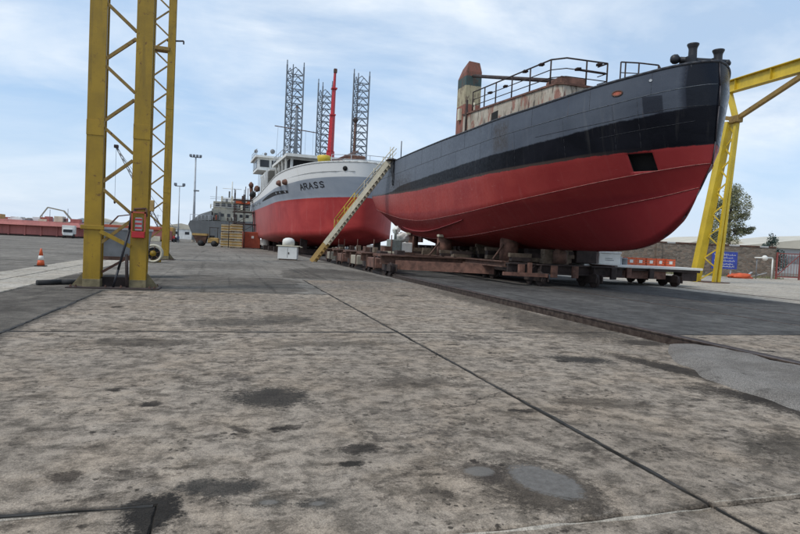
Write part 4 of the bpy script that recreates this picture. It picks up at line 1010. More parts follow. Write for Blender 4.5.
# ------------------------------------------------------------------ white power cabinet in the yard
pc = thing('power_cabinet', 'white steel cabinet with a domed tank on top, standing alone in the yard', 'cabinet', (4.95, 48.8, 0), R(-12))
MB().bbox(-.78, .78, -.55, .55, .08, 1.12, .03).build('body', 'white', pc)
MB().bbox(-.92, .92, -.60, .60, 1.12, 1.20, .02).build('shelf', 'cream', pc)
MB().lathe([(.50, 1.20), (.50, 1.55), (.44, 1.72), (.25, 1.82), (.05, 1.85)], 20).build('domed_tank', 'white_clean', pc, True)
MB().box(-.7, .7, -.5, .5, 0, .08).build('plinth', 'rust', pc)
MB().box(-.02, .02, -.557, -.548, .2, 1.0).build('door_gap', 'grey', pc)
MB().bbox(.05, .14, -.58, -.553, .5, .66, .005).build('door_handle', 'rust_dark', pc)
MB().beam((.92, 0, 1.15), (1.15, 0, 1.1), .06, .06).build('side_hook', 'cream', pc)

# ------------------------------------------------------------------ second ship
AX = R(3.2); S2 = Vector((14.0, 60.0, 0)); S2a = Vector((-math.sin(AX), math.cos(AX), 0)); S2s = Vector((math.cos(AX), math.sin(AX), 0))
def s2(t, b, z): return S2+S2a*t+S2s*b+Vector((0, 0, z))
L2 = 50.
z2T = table([(0, 10.3), (4, 10.2), (9, 9.85), (14, 9.45), (20, 9.05), (27, 8.65), (34, 8.3), (50, 8.1)])
z2G = table([(0, 8.75), (5, 8.55), (9, 8.25), (18, 7.95), (27, 7.75), (36, 7.6), (50, 7.5)])
z2R = table([(0, 6.6), (10, 6.45), (25, 6.4), (50, 6.4)])
b2 = lambda B, t0, Ln, e: bfun(B, t0, Ln, e, 44, 50.5, 3.0)
b2T, b2G, b2R, b2B, b2K = b2(7.8, 0, 15, .55), b2(7.7, .2, 15.5, .58), b2(7.4, .5, 17, .65), b2(6.9, .9, 15, .66), b2(3.5, 1.8, 16, .8)
z2B = table([(.9, 3.2), (3, 2.6), (6, 2.35), (12, 2.25), (20, 2.2), (44, 2.2), (50, 5)])
z2K = table([(1.6, 2.5), (3, 1.9), (5, 1.55), (8, 1.4), (12, 1.3), (43, 1.3), (50, 4.3)])
def c2_(t0, b, z): return lambda u: (lerp(t0, 50.3, u), b(lerp(t0, 50.3, u)), z(lerp(t0, 50.3, u)))
def hull2_mat():
    k = NT('second_ship_hull_paint'); v = k.coord('Object'); t = k.attr('along'); dr = k.attr('d_red'); dg = k.attr('d_grey'); z = k.sepxyz(v)[2]
    cv = k.n('ShaderNodeCombineXYZ'); k.put(cv.inputs[0], t); k.put(cv.inputs[1], z); uv = cv.outputs[0]
    drip = k.noise(k.map(uv, (1.6, .15, 1)), 1.2, 7, .62, .2); blot = k.noise(uv, .35, 7, .6, .4); fine = k.noise(uv, 4, 7, .7, .3)
    red = k.mix(k.ramp(blot, .3, .7), (.31, .030, .030), (.42, .052, .046)); red = k.mix(k.ramp(drip, .52, .75, 0, .35), red, (.46, .16, .14))
    red = k.mix(k.ramp(t, 14, 34, 0, .45), red, (.44, .20, .19))
    red = k.mix(k.ramp(fine, .66, .74, 0, .6), red, (.10, .03, .03))
    gry = k.mix(k.ramp(blot, .3, .7), (.25, .285, .335), (.33, .36, .40)); gry = k.mix(k.ramp(drip, .56, .75, 0, .3), gry, (.35, .36, .37))
    wht = k.mix(k.ramp(drip, .55, .78, 0, .25), (.74, .74, .72), (.56, .52, .46))
    top = k.mix(k.ramp(dg, -.03, .03), gry, wht); base = k.mix(k.ramp(k.math('ADD', dr, k.math('MULTIPLY', k.math('SUBTRACT', fine, .5), .1)), -.02, .02), red, top)
    return k.fin(base, .5, 0, k.bump(k.math('ADD', k.noise(uv, .7, 4, .5), k.math('MULTIPLY', fine, .2)), .25, .06), .2)
M['hull2'] = hull2_mat()
ship2 = thing('ship', 'round-bowed ship with white bulwark, grey sides and red bottom behind the gangway', 'ship', s2(25, 0, 1.3))
bm = loft([c2_(0, b2T, z2T), c2_(.2, b2G, z2G), c2_(.5, b2R, z2R), c2_(.9, b2B, z2B), c2_(1.8, b2K, z2K), c2_(1.9, lambda t: .0, lambda t: z2K(t)-.12)], [4, 5, 8, 4, 1], 90, 1.4, s2, {'d_red': z2R, 'd_grey': z2G})
h2 = hull_object(bm, 'hull', [M['hull2']], ship2)
def s2side(t, z, off=0., side=-1):
    L = [(z2T(t), b2T(t)), (z2G(t), b2G(t)), (z2R(t), b2R(t)), (z2B(t), b2B(t))]
    for (za, ba), (zb, bb) in zip(L, L[1:]):
        if z >= zb or zb == L[-1][0]: return s2(t, side*(ba+(bb-ba)*(za-z)/(za-zb)+off), z)
def s2frame(t, z):
    a, b, c, d = s2side(t-.3, z), s2side(t+.3, z), s2side(t, z-.3), s2side(t, z+.3); n = (b-a).cross(d-c).normalized()
    if n.y > 0 and n.x > 0: n = -n
    if n.x > .3: n = -n
    return n
vs, fs = [], []
for i in range(41):
    t = lerp(.4, 49.8, i/40); vs += [s2(t, -max(.02, b2T(t)-.15), z2T(t)-1.0), s2(t, max(.02, b2T(t)-.15), z2T(t)-1.0)]
for i in range(40): fs.append((2*i, 2*i+1, 2*i+3, 2*i+2))
MB().add(vs, fs).world('deck', 'grey', ship2)
for sd_ in (-1, 1): MB().path([s2(lerp(0, 50, (i/70)**1.3), sd_*b2T(lerp(0, 50, (i/70)**1.3)), z2T(lerp(0, 50, (i/70)**1.3))) for i in range(71)], .08, 6).world('bulwark_cap', 'white', h2, True)
# painted name on the bow, letters as flat strokes
ST = {'A': [[(0, 0), (.5, 1), (1, 0)], [(.2, .4), (.8, .4)]], 'R': [[(0, 0), (0, 1), (.8, 1), (.9, .75), (.7, .52), (0, .5)], [(.45, .5), (1, 0)]], 'S': [[(.95, .85), (.6, 1), (.15, .85), (.2, .6), (.8, .42), (.85, .12), (.4, 0), (.05, .15)]]}
t_at = lambda f: lerp(6.9, 3.05, f)
for i, ch in enumerate('ARASS'):
    mb = MB()
    for stroke in ST[ch]:
        pts = []
        for (x, y) in stroke:
            f = (i+.12+x*.72)/5; tt = t_at(f); zz = 7.42+.22*f+y*.60; pts.append((tt, zz))
        for (ta, za), (tb, zb) in zip(pts, pts[1:]):
            A, B = s2side(ta, za, .02), s2side(tb, zb, .02); n = s2frame((ta+tb)/2, (za+zb)/2); d = (B-A).normalized(); w = d.cross(n).normalized()*.06
            A = A-d*.04; B = B+d*.04; mb.add([A-w, B-w, B+w, A+w, A-w+n*.012, B-w+n*.012, B+w+n*.012, A+w+n*.012], [(0,1,2,3),(7,6,5,4),(0,4,5,1),(1,5,6,2),(2,6,7,3),(3,7,4,0)])
    mb.world('name_letter', 'black', h2)
# long dark window slot and openings in the starboard bow
def strip(name, t0, t1, za, zb, mat, off=.02, n=10, parent=None):
    vs, fs = [], []
    for i in range(n+1):
        f = i/n; t = lerp(t0, t1, f); lo, hi = za(f), zb(f)
        vs += [s2side(t, lo, off), s2side(t, hi, off), s2side(t, lo, -.1), s2side(t, hi, -.1)]
    for i in range(n):
        a = 4*i; fs += [(a, a+4, a+5, a+1), (a+1, a+5, a+7, a+3), (a+2, a+3, a+7, a+6), (a, a+2, a+6, a+4)]
    fs += [(0, 1, 3, 2), (4*n, 4*n+2, 4*n+3, 4*n+1)]
    return MB().add(vs, fs).world(name, mat, parent or h2)
strip('side_slot', 9.8, 28, lambda f: 7.22-.05*f, lambda f: 7.26+.42*math.sin(math.pi*min(1, f*.75+.22)), 'hollow_dark')
for t in (31, 35, 39): strip('side_port', t, t+2.2, lambda f: 7.0, lambda f: 7.3, 'dark_glass', .02, 3)
for t in (9.6, 11.6):
    p = s2side(t, 8.45, .12); MB().blob(p, .45, 2, .2, 2, t, (.9, .9, .8)).world('anchor_fender', 'rust_pink', ship2, True)
p = s2side(.9, 9.55, .03); n = s2frame(.9, 9.55); MB().tube(p-n*.05, p+n*.05, .26, 14).world('fairlead', 'hollow_dark', h2, True)
# superstructure
def sbox(name, t0, t1, b0, b1, z0, z1, mat, parent=ship2):
    pts = [s2(t0, b0, 0), s2(t0, b1, 0), s2(t1, b1, 0), s2(t1, b0, 0)]
    return MB().add([p+Vector((0, 0, z0)) for p in pts]+[p+Vector((0, 0, z1)) for p in pts], [(3,2,1,0),(4,5,6,7),(0,1,5,4),(1,2,6,5),(2,3,7,6),(3,0,4,7)]).world(name, mat, parent)
fd = sbox('forward_house', 12, 23, -6.2, 6.2, 8.0, 11.75, 'white')
sbox('house_roof', 11.0, 24, -6.9, 6.9, 11.75, 12.1, 'white_clean', fd)
sbox('shaded_side', 12.4, 22.6, -6.26, -6.18, 9.2, 11.6, 'hollow_dark', fd)  # dark panel put in as the shade under the awning
for t in (12.9, 15.8, 18.7, 21.6): sbox('awning_post', t, t+.22, -6.75, -6.5, 9.0, 11.75, 'white_clean', fd)
wh = sbox('wheelhouse', 35, 42, -6.4, 6.4, 8.2, 12.6, 'white')
sbox('wheelhouse_roof', 34.2, 42.6, -8.2, 8.2, 14.5, 14.8, 'white_clean', wh)
wt = sbox('bridge_wing', 35, 42, -7.8, 7.8, 12.6, 14.5, 'white', wh)
for b0 in (-7.4, -5.6, -3.8, -2.0, -.2, 1.6, 3.4, 5.2): sbox('bridge_window', 34.92, 35.01, b0, b0+1.4, 13.1, 14.2, 'dark_glass', wt)
for t in (35.5, 37.6, 39.7): sbox('bridge_window', t, t+1.7, -7.87, -7.79, 13.0, 14.2, 'dark_glass', wt)
for t in (36, 39): sbox('house_window', t, t+.8, -6.47, -6.39, 10.4, 11.4, 'dark_glass', wh)
for t in (24.5, 26.6, 28.7, 30.8): sbox('bulwark_stay', t, t+.5, -7.6, -7.35, 8.6, 11.5-.2*(t-24)/3, 'white', ship2)
sbox('forward_screen', 11.9, 12.02, -5.9, 5.9, 9.6, 11.5, 'hollow_dark', fd)
sbox('boat_deck', 23.5, 35, -7.3, 7.3, 11.3, 11.5, 'white_clean', ship2)
# deck rails on the roofs
def rails2(t0, t1, b, z, n):
    for hh in (.5, 1.0): MB().path([s2(t0, b, z+hh), s2(t1, b, z+hh)], .04, 5).world('handrail', 'pale_steel', ship2, True)
    for i in range(n+1): t = lerp(t0, t1, i/n); MB().tube(s2(t, b, z), s2(t, b, z+1.0), .04, 5).world('rail_post', 'pale_steel', ship2, True)
rails2(11.2, 23.8, -6.7, 12.1, 6); rails2(34.5, 42.4, -8.0, 14.8, 4)
for hh in (.45, .95): MB().path([s2(3, -3.2, 10.25+hh), s2(1.2, 0, 10.25+hh), s2(1.2, 3, 10.25+hh), s2(3, 5.2, 10.25+hh)], .035, 5).world('handrail', 'pale_steel', ship2, True)
for (t, b) in ((3, -3.2), (1.9, -1.3), (1.2, .6), (1.2, 2.2), (2, 3.9), (3, 5.2)): MB().tube(s2(t, b, 9.4), s2(t, b, 11.2), .035, 5).world('rail_post', 'pale_steel', ship2, True)
# masts and deck gear
m1 = MB().tube(s2(15, -5.2, 11.6), s2(15, -5.2, 18.4), .30, 8, .18).world('foremast', 'leg_grey', ship2, True)
MB().tube(s2(15, -5.2, 16.5), s2(15, -5.2, 18.6), .16, 7).world('mast_head', 'rust', m1, True)
MB().tube(s2(15, -7.9, 15.9), s2(15, -2.6, 15.6), .06, 6).world('yard', 'rust', m1, True)
for b in (-7.6, -6.6, -4.0, -3.0): MB().tube(s2(15, b, 11.5), s2(15, b*.97-.1, 15.8), .015, 4).world('stay_wire', 'grey', m1, True)
m2 = MB().tube(s2(20, 3.8, 11.6), s2(20, 3.8, 18.6), .2, 8, .14).world('foremast', 'rust', ship2, True)
MB().blob(s2(20, 3.8, 18.9), .38, 2, .2, 2, 3).world('mast_head', 'rust_dark', m2, True)
MB().lathe([(.35, 10.2), (.55, 10.5), (.75, 11.1), (.8, 11.5), (.6, 11.6)], 14, s2(7, -3.2, 0)).world('capstan', 'yellow_bright', ship2, True)
MB().bbox(11.3, 12.6, 66.4, 67.6, 9.8, 11.3, .1).world('windlass', 'rust_pink', ship2)
MB().tube((12.0, 67.5, 11.3), (16.3, 76, 13.9), .16, 7).world('derrick_boom', 'rust_pink', ship2, True)
MB().bbox(14.6, 17.4, 76, 78, 9.8, 13.4, .1).world('winch_house', 'rust_pink', ship2)
for (b, z, r) in ((-8.0, 15.6, .3), (-5.4, 15.8, .4), (-6.5, 15.3, .25)): MB().blob(s2(36, b, z), r, 2, .1, 2, b).world('radar_dome', 'grey', ship2, True)
for (t, b, z) in ((44, -7.8, 10.9), (33, -7.9, 9.4)): MB().blob(s2(t, b, z), .42, 2, .35, 1.5, t, (1, 1, 1.2)).world('davit_housing', 'rust_pink', ship2, True)
MB().tube(s2(44, -7.6, 8.0), s2(44.4, -7.8, 11.0), .3, 8).world('davit_arm', 'rust_pink', ship2, True)
MB().blob(s2(40, -7.9, 9.0), .8, 2, .3, 1.3, 5, (.7, 1.6, .7)).world('rubber_fender', 'rubber', ship2, True)
for t in (40, 42.5, 45): MB().tube(s2(t, -6.5, 8), s2(t, -6.5, 14+t*.05), .05, 5).world('whip_aerial', 'pale_steel', ship2, True)
# blocks that carry it
cr2 = thing('ship_cradle', 'dark low cradle of blocks under the round-bowed ship', 'cradle', s2(25, 0, 0))
for t in (10, 16, 22, 28, 34, 40):
    MB().beam(s2(t, -6.5, .45), s2(t, 6.5, .45), .7, .5).world('block_beam', 'rust_dark', cr2)
    for b in (-6, 0, 6): MB().bbox(*(lambda p: (p.x-.5, p.x+.5, p.y-.4, p.y+.4))(s2(t, b, 0)), .0, .2 if b else .2, .02).world('track_shoe', 'rust_dark', cr2)
    for b in (-4.6, 0, 4.6): p = s2(t, b, 0); MB().bbox(p.x-.4, p.x+.4, p.y-.35, p.y+.35, .7, (1.35 if b == 0 else 2.2), .02).world('keel_block', 'rust_dark', cr2)

# red telescopic crane beyond the second ship
rcx = thing('telescopic_crane', 'red telescopic crane boom rising steeply behind the round-bowed ship', 'crane', (20, 122, 0))
MB().bbox(-1.4, 1.4, -4.5, 4.5, .9, 2.2, .1).build('carrier', 'red', rcx)
for x in (-1.25, 1.25):
    for y in (-3.4, -1.8, 1.8, 3.4): MB().tube((x-.25, y, .6), (x+.25, y, .6), .6, 14).build('wheel', 'rubber', rcx, True)
MB().bbox(-1.2, 1.2, -2.0, 2.2, 2.2, 4.0, .15).build('crane_cab', 'red', rcx)
def seg(p, q, w0, w1, name, mat): 
    return MB().tube(p, q, w0, 4, w1).build(name, mat, rcx)
pb, pt_ = Vector((0, 0, 3.2)), Vector((.35, -1.5, 37.0))
for a, b, w0, w1 in ((0, .52, 1.1, .85), (.5, .74, .68, .56), (.72, .9, .46, .38), (.88, 1.0, .32, .26)): seg(pb.lerp(pt_, a), pb.lerp(pt_, b), w0, w1, 'boom_section', 'red')
for a in (.52, .74, .9): MB().bbox(*(lambda p: (p.x-.6, p.x+.6, p.y-.6, p.y+.6, p.z-.15, p.z+.15))(pb.lerp(pt_, a)), .05).build('boom_collar', 'red', rcx)
MB().bbox(*(lambda p: (p.x-.3, p.x+.4, p.y-.3, p.y+.3, p.z-.2, p.z+.7))(pt_), .1).build('boom_head', 'rust', rcx)

# jack-up rig: three lattice legs over a platform hidden by the ships
rig = thing('jackup_rig', 'jack-up platform with three tall grey lattice legs behind the ships', 'rig', (24, 172, 0))
MB().bbox(-12, 14, -14, 22, 9, 15, .3).build('platform_hull', 'grey', rig)
MB().bbox(4, 12, 6, 18, 15, 21, .2).build('quarters', 'white', rig)
def leg(x, y, w, top):
    L = bpy.data.objects.new('lattice_leg', None)
    me = MB(); ch = [(-w/2, -w*.22), (w/2, -w*.10), (-w*.08, w*.5)]
    for (a, b) in ch: me.tube((x+a, y+b, 0), (x+a, y+b, top), .24, 6)
    body = me.build('lattice_leg', 'leg_grey', rig)
    bay = 2.05; n = int(top/bay)
    for i in range(n):
        z0, z1 = i*bay, (i+1)*bay
        if z0 < 13: continue
        b_ = MB()
        for q in range(3):
            (a0, c0), (a1, c1) = ch[q], ch[(q+1) % 3]
            mx, my = (a0+a1)/2, (c0+c1)/2
            b_.tube((x+a0, y+c0, z0), (x+a1, y+c1, z0), .12, 4, None, False)
            b_.tube((x+a0, y+c0, z0), (x+mx, y+my, z1), .12, 4, None, False).tube((x+a1, y+c1, z0), (x+mx, y+my, z1), .12, 4, None, False)
        b_.build('lattice_bay', 'leg_grey', body)
    for (a, b) in ch: MB().tube((x+a, y+b, top), (x+a, y+b, top+1.3), .16, 6).build('chord_tip', 'leg_grey', body)
leg(17.2-24, -2, 4.8, 51.6); leg(29.0-24, 18, 4.6, 53.0); leg(36.6-24, -2, 4.8, 51.6)

# ------------------------------------------------------------------ things round the second ship's stern
# scaffold tower
sc = thing('scaffold_tower', 'dark scaffold tower with plank decks against the far end of the white-bulwarked ship', 'scaffold', (2.7, 101, 0), R(3))
for x in (-1.6, 0, 1.6):
    for y in (-1.2, 1.2): MB().tube((x, y, 0), (x, y, 9.4+random.uniform(0, .9)), .06, 5).build('standard', 'rust_dark', sc, True)
for z in (2, 4, 6, 8):
    for y in (-1.2, 1.2): MB().tube((-1.9, y, z), (1.9, y, z), .05, 5).build('ledger', 'rust_dark', sc, True)
    for y in (-.8, -.25, .3, .85): MB().box(-1.8, 1.8, y-.22, y+.22, z+.06, z+.12).build('plank', 'rust', sc)
    MB().tube((-1.6, -1.2, z-2), (1.6, -1.2, z), .04, 5).build('brace', 'rust_dark', sc, True)
# yellow dumper
dm = thing('site_dumper', 'yellow dumper with a dark hollow skip parked left of the crates', 'dumper', (-3.3, 105, 0), R(-8))
MB().add([(-2.2, -.9, 1.9), (.2, -.9, 1.9), (.2, .9, 1.9), (-2.2, .9, 1.9), (-1.5, -.7, .5), (-.1, -.7, .5), (-.1, .7, .5), (-1.5, .7, .5)], [(4,5,1,0),(5,6,2,1),(6,7,3,2),(7,4,0,3),(7,6,5,4)]).build('skip', 'rust', dm)
MB().box(-2.25, .25, -.95, -.88, 1.8, 2.15).build('skip_lip', 'mustard', dm); MB().box(-2.25, .25, .88, .95, 1.8, 2.15).build('skip_lip', 'mustard', dm); MB().box(.18, .26, -.95, .95, 1.8, 2.15).build('skip_lip', 'mustard', dm)
MB().bbox(.3, 2.1, -.7, .7, .6, 1.5, .1).build('engine_box', 'mustard', dm); MB().bbox(.5, 1.3, -.5, .5, 1.5, 1.9, .08).build('seat', 'rubber', dm)
for x in (.6, 1.9): MB().tube((x, -.6, 1.5), (x, -.6, 3.2), .05, 6).build('roll_bar', 'rust_dark', dm, True)
MB().box(.5, 2.0, -.7, .7, 3.2, 3.28).build('canopy', 'rust_dark', dm)
for x in (-.8, 1.4):
    for y in (-.85, .85): MB().tube((x, y-.18, .5), (x, y+.18, .5), .5, 14).build('wheel', 'rubber', dm, True)
# racks of yellow crates: each crate a thing
def bigcrate(x, y, z, lab, s=1.0):
    c = thing('timber_crate', lab, 'crate', (x, y, z), R(random.uniform(-5, 5)), 'ochre crates near the scaffold')
    MB().bbox(-1.0*s, 1.0*s, -.7, .7, .12, 1.25, .03).build('body', 'mustard', c)
    for zz in (.2, .65, 1.1): MB().box(-1.03*s, 1.03*s, -.74, -.705, zz, zz+.1).build('slat', 'cream', c)
    for xx in (-.8*s, .8*s): MB().box(xx-.1, xx+.1, -.7, .7, 0, .12).build('skid', 'rust', c)
for i, lab in enumerate(('bottom ochre crate of the left stack beside the scaffold', 'middle ochre crate of the left stack beside the scaffold', 'top ochre crate of the left stack beside the scaffold')): bigcrate(-.05, 102.5, i*1.28, lab, .85)
for i, lab in enumerate(('bottom ochre crate of the right stack beside the orange container', 'middle ochre crate of the right stack beside the orange container', 'top ochre crate of the right stack beside the orange container')): bigcrate(1.5, 97.5, i*1.28, lab, .95)
rk = thing('loading_gantry', 'dark pipe frame standing over the right stack of ochre crates', 'frame', (1.5, 97.4, 0))
for x in (-1.2, 1.2): MB().path([(x, -.9, 0), (x, -.9, 4.2)], .07, 6).build('upright', 'rust_dark', rk, True)
MB().path([(-1.2, -.9, 4.2), (1.2, -.9, 4.2)], .09, 6).build('top_bar', 'rust_dark', rk, True)
oc = thing('small_container', 'orange red steel container beside the ochre crates', 'container', (3.9, 99, 0), R(4))
MB().bbox(-1.35, 1.35, -1.1, 1.1, .1, 2.75, .03).build('shell', 'orange_red', oc)
for i in range(9): MB().box(-1.2+i*.28, -1.08+i*.28, -1.14, -1.09, .2, 2.65).build('rib', 'orange_red', oc)
MB().bbox(-.1, .3, -1.17, -1.13, 1.7, 2.1, .005).build('plate', 'white_clean', oc)
gt = thing('gas_tank', 'white upright domed tank on a dark stand right of the orange container', 'tank', (6.15, 98, 0))
MB().lathe([(.6, .5), (.66, .8), (.66, 1.9), (.6, 2.3), (.35, 2.55), (.1, 2.62)], 18).build('shell', 'white_clean', gt, True); MB().lathe([(.75, 0), (.75, .3), (.5, .5)], 14).build('stand', 'rubber', gt, True); MB().tube((0, 0, 2.6), (0, 0, 2.85), .1, 8).build('valve', 'rust', gt, True)

# third ship, stern house seen beyond
s3 = thing('workboat', 'grey and white workboat seen far behind the crates and scaffold', 'ship', (-.5, 165, 0))
MB().prism_y([(-9, 4.6), (-7.6, 1.2), (7, 1.2), (8.5, 6.2), (-8.6, 5.6)], -8, 8).build('hull', 'ship3', s3)
w3 = MB().bbox(-3.5, 7.5, -4, 6, 6.0, 9.2, .1).build('lower_house', 'beige', s3); 
MB().bbox(-3.2, 6.4, -3.6, 5, 9.2, 11.2, .1).build('upper_house', 'beige', s3)
for i in range(6): MB().box(-2.6+i*1.5, -1.6+i*1.5, -3.66, -3.59, 9.9, 10.7).build('window', 'dark_glass', s3)
for i in range(6): MB().box(-2.8+i*1.6, -2.0+i*1.6, -4.06, -3.99, 7.2, 8.0).build('window', 'dark_glass', s3)
MB().bbox(-1, 4, -2, 2, 11.2, 12.3, .1).build('monkey_island', 'white', s3)
MB().tube((1.5, 0, 12.2), (1.5, 0, 17), .18, 6).build('mast', 'white_clean', s3, True); MB().tube((-1, 0, 15), (4, 0, 15), .08, 5).build('yard', 'white_clean', s3, True)
MB().bbox(2.5, 6.5, -4.4, -3.7, 10.9, 11.7, .1).build('lifeboat', 'orange', s3)
for i in range(7): MB().tube((-8.6+i*.9, -7.8, 5.6), (-8.6+i*.9, -7.8, 7.2), .06, 5).build('rail_post', 'pale_steel', s3, True)
MB().tube((-8.6, -7.8, 7.2), (-3.2, -7.8, 7.2), .06, 5).build('handrail', 'pale_steel', s3, True)

MB().add([(-8.5, -6, 5.6), (-3.5, -6, 6.0), (-3.5, 6, 6.0), (-8.5, 6, 5.6), (-6.5, -5, 7.4), (-3.5, -5, 8.6), (-3.5, 5, 8.6), (-6.5, 5, 7.4)], [(0,1,5,4),(1,2,6,5),(2,3,7,6),(3,0,4,7),(4,5,6,7)]).build('foredeck_cover', 'ship3', s3)
r3 = random.Random(12)
for i in range(26):
    x, z = r3.uniform(-4, 7.5), r3.choice([9.2, 11.2, 6.2, 12.3]); h = r3.uniform(.6, 2.2); w = r3.uniform(.15, .7)
    MB().bbox(x, x+w, -4.6+r3.uniform(-.4, .6), -4.0+r3.uniform(0, .5), z, z+h, .03).build('deck_gear', r3.choice(['rust', 'cream', 'grey', 'white', 'orange_red', 'ship3', 'rust_dark']), s3)
for z in (9.25, 11.25):
    for hh in (.5, 1.0): MB().tube((-4, -4.5, z+hh), (7.6, -4.5, z+hh), .05, 5).build('handrail', 'pale_steel', s3, True)
for x in (-2.5, 5.6): MB().tube((x, -3, 11.2), (x, -3, 15.2), .1, 5).build('mast', 'rust', s3, True)
# lamp masts
def lamp(x, y, h, lab, big):
    t = thing('light_mast', lab, 'light mast', (x, y, 0), 0, 'yard light masts')
    MB().lathe([(.45 if big else .22, 0), (.30 if big else .12, h*.5), (.20 if big else .09, h)], 10).build('pole', 'pale_steel', t, True)
    MB().lathe([(.5, 0), (.5, .5)], 10).build('base', 'concrete_pale', t)
    MB().beam((-1.5 if big else -1.1, 0, h), (1.5 if big else 1.1, 0, h), .15, .2).build('head_frame', 'grey', t)
    for q in ((-1.4, -.5, .4, 1.3) if big else (-1.0, 1.0)): MB().bbox(q-.35, q+.35, -.5, .2, h+.05, h+.75, .08).build('floodlight', 'leg_grey', t)
    if big: MB().bbox(-.3, 1.2, -.4, .4, h*.60, h*.60+.35, .05).build('service_arm', 'grey', t)
lamp(-9.3, 178, 24.4, 'tallest floodlight mast left of the scaffold, with four lamps', True)
lamp(-11.9, 158, 14.2, 'shorter twin-lamp mast left of the tallest floodlight mast', False)

# crawler crane seen through the near lattice column
cc = thing('crawler_crane', 'far crawler crane whose lattice jib shows between the near column posts', 'crane', (-14.5, 158, 0))
for x in (-1.7, 1.7): MB().bbox(x-.5, x+.5, -3.2, 3.2, 0, 1.2, .3).build('crawler_track', 'rubber', cc)
MB().bbox(-1.8, 1.8, -3.5, 2.8, 1.3, 3.6, .2).build('machinery_house', 'mustard', cc); MB().bbox(-1.9, -.6, -3.9, -2.2, 1.6, 3.5, .1).build('cab', 'dark_glass', cc)
tip = Vector((-12.0, -2, 22.5)); foot = Vector((-1.0, -2, 2.4))
ch = []
for (dx, dy) in ((-.45, -.45), (.45, -.45), (.45, .45), (-.45, .45)):
    p, q = foot+Vector((dx, dy, 0)), tip+Vector((dx*.4, dy*.4, 0)); ch.append((p, q)); MB().tube(p, q, .09, 5).build('jib_chord', 'grey', cc, True)
lb = MB()
for i in range(16):
    for a in range(4):
        p, q = ch[a][0].lerp(ch[a][1], i/16), ch[(a+1) % 4][0].lerp(ch[(a+1) % 4][1], (i+1)/16); lb.tube(p, q, .05, 4)
lo = lb.build('jib_lacing', 'grey', cc); lo['kind'] = 'stuff'
MB().bbox(tip.x-.5, tip.x+.5, -2.4, -1.6, tip.z-.3, tip.z+.5, .1).build('jib_head', 'rust_dark', cc)
MB().tube(tip, tip-Vector((0, 0, 13)), .035, 4).build('hoist_rope', 'black', cc); MB().blob(tip-Vector((0, 0, 13.4)), .4, 2, .1, 2, 1, (.7, .7, 1.2)).build('hook_block', 'rust_dark', cc, True)
MB().tube((1.4, 1.5, 3.5), tip, .04, 4).build('pendant_rope', 'black', cc)

# ------------------------------------------------------------------ far left: red pontoons, truck, excavators, skyline
pn = thing('pontoon', 'long faded red pontoon lying across the far left of the yard', 'pontoon', (-52, 141, 0))
MB().bbox(-26, 21, -1, 9, .3, 2.3, .1).build('lower_hull', 'barge_red', pn)
MB().add([(-27, -2.2, 2.3), (22, -2.2, 2.3), (22, 10, 2.3), (-27, 10, 2.3), (-27, -1.6, 3.7), (21.4, -1.6, 3.2), (21.4, 10, 3.4), (-27, 10, 4.0)], [(3,2,1,0),(0,1,5,4),(1,2,6,5),(2,3,7,6),(3,0,4,7),(4,5,6,7)]).build('deck_slab', 'barge_red', pn)
for i in range(16): MB().box(-25+i*3, -24.7+i*3, -1.25, -1.0, .2, 2.3).build('side_rib', 'barge_red', pn)
MB().box(-26, 21, -1.05, 8, 0, .3).build('timber_bed', 'rust_dark', pn)
for i in range(11): MB().bbox(-25+i*4.1, -23.4+i*4.1+random.uniform(-.5, .8), 1, 4, 3.3, 4.0+random.uniform(0, .6), .05).build('deck_fitting', random.choice(['cream', 'rust_pink', 'mustard', 'white']), pn)
rp = random.Random(33)
for i in range(46):
    x = rp.uniform(-26, 20); w = rp.uniform(.3, 2.2); h = rp.uniform(.3, 1.5); y = rp.uniform(-1, 7)
    MB().bbox(x, x+w, y, y+rp.uniform(.4, 2), 3.2, 3.45+h*rp.random(), .03).build('deck_fitting', rp.choice(['rust', 'cream', 'rust_pink', 'grey', 'barge_red', 'white', 'tan', 'orange_red']), pn)
for i in range(7): x = rp.uniform(-25, 20); MB().tube((x, 2, 3.2), (x, 2, 3.6+rp.uniform(1, 3)), .06, 5).build('deck_pole', 'grey', pn, True)
pn2 = thing('pontoon', 'shorter red pontoon with pale pallets, partly hidden by the near column', 'pontoon', (-22, 150, 0))
MB().bbox(-9, 9, -2, 6, .3, 2.6, .1).build('lower_hull', 'barge_red', pn2); MB().bbox(-8, 7, -2.6, 6, 2.6, 3.4, .1).build('deck_slab', 'orange_red', pn2)
for i in range(6): MB().bbox(-8+i*2.6, -6+i*2.6, -3.4, -2.2, 0, 1.2, .05).build('pallet', 'cream', pn2)
tk = thing('box_truck', 'small white box truck parked before the red pontoon', 'truck', (-31.2, 134, 0), R(8))
tk.scale = (.75, .75, .75)
MB().bbox(-1.5, 1.5, -1.2, 3.6, 1.1, 3.5, .05).build('cargo_box', 'white_clean', tk); MB().bbox(-1.2, 1.2, -2.6, -1.25, .7, 2.6, .15).build('cab', 'white', tk)
MB().box(-1.1, 1.1, -2.64, -2.59, 1.6, 2.4).build('windscreen', 'dark_glass', tk); MB().box(-1.2, 1.2, -2.4, 3.5, .55, 1.05).build('chassis', 'rubber', tk)
for x in (-1.1, 1.1):
    for y in (-1.9, 2.4): MB().tube((x-.15, y, .5), (x+.15, y, .5), .5, 14).build('wheel', 'rubber', tk, True)
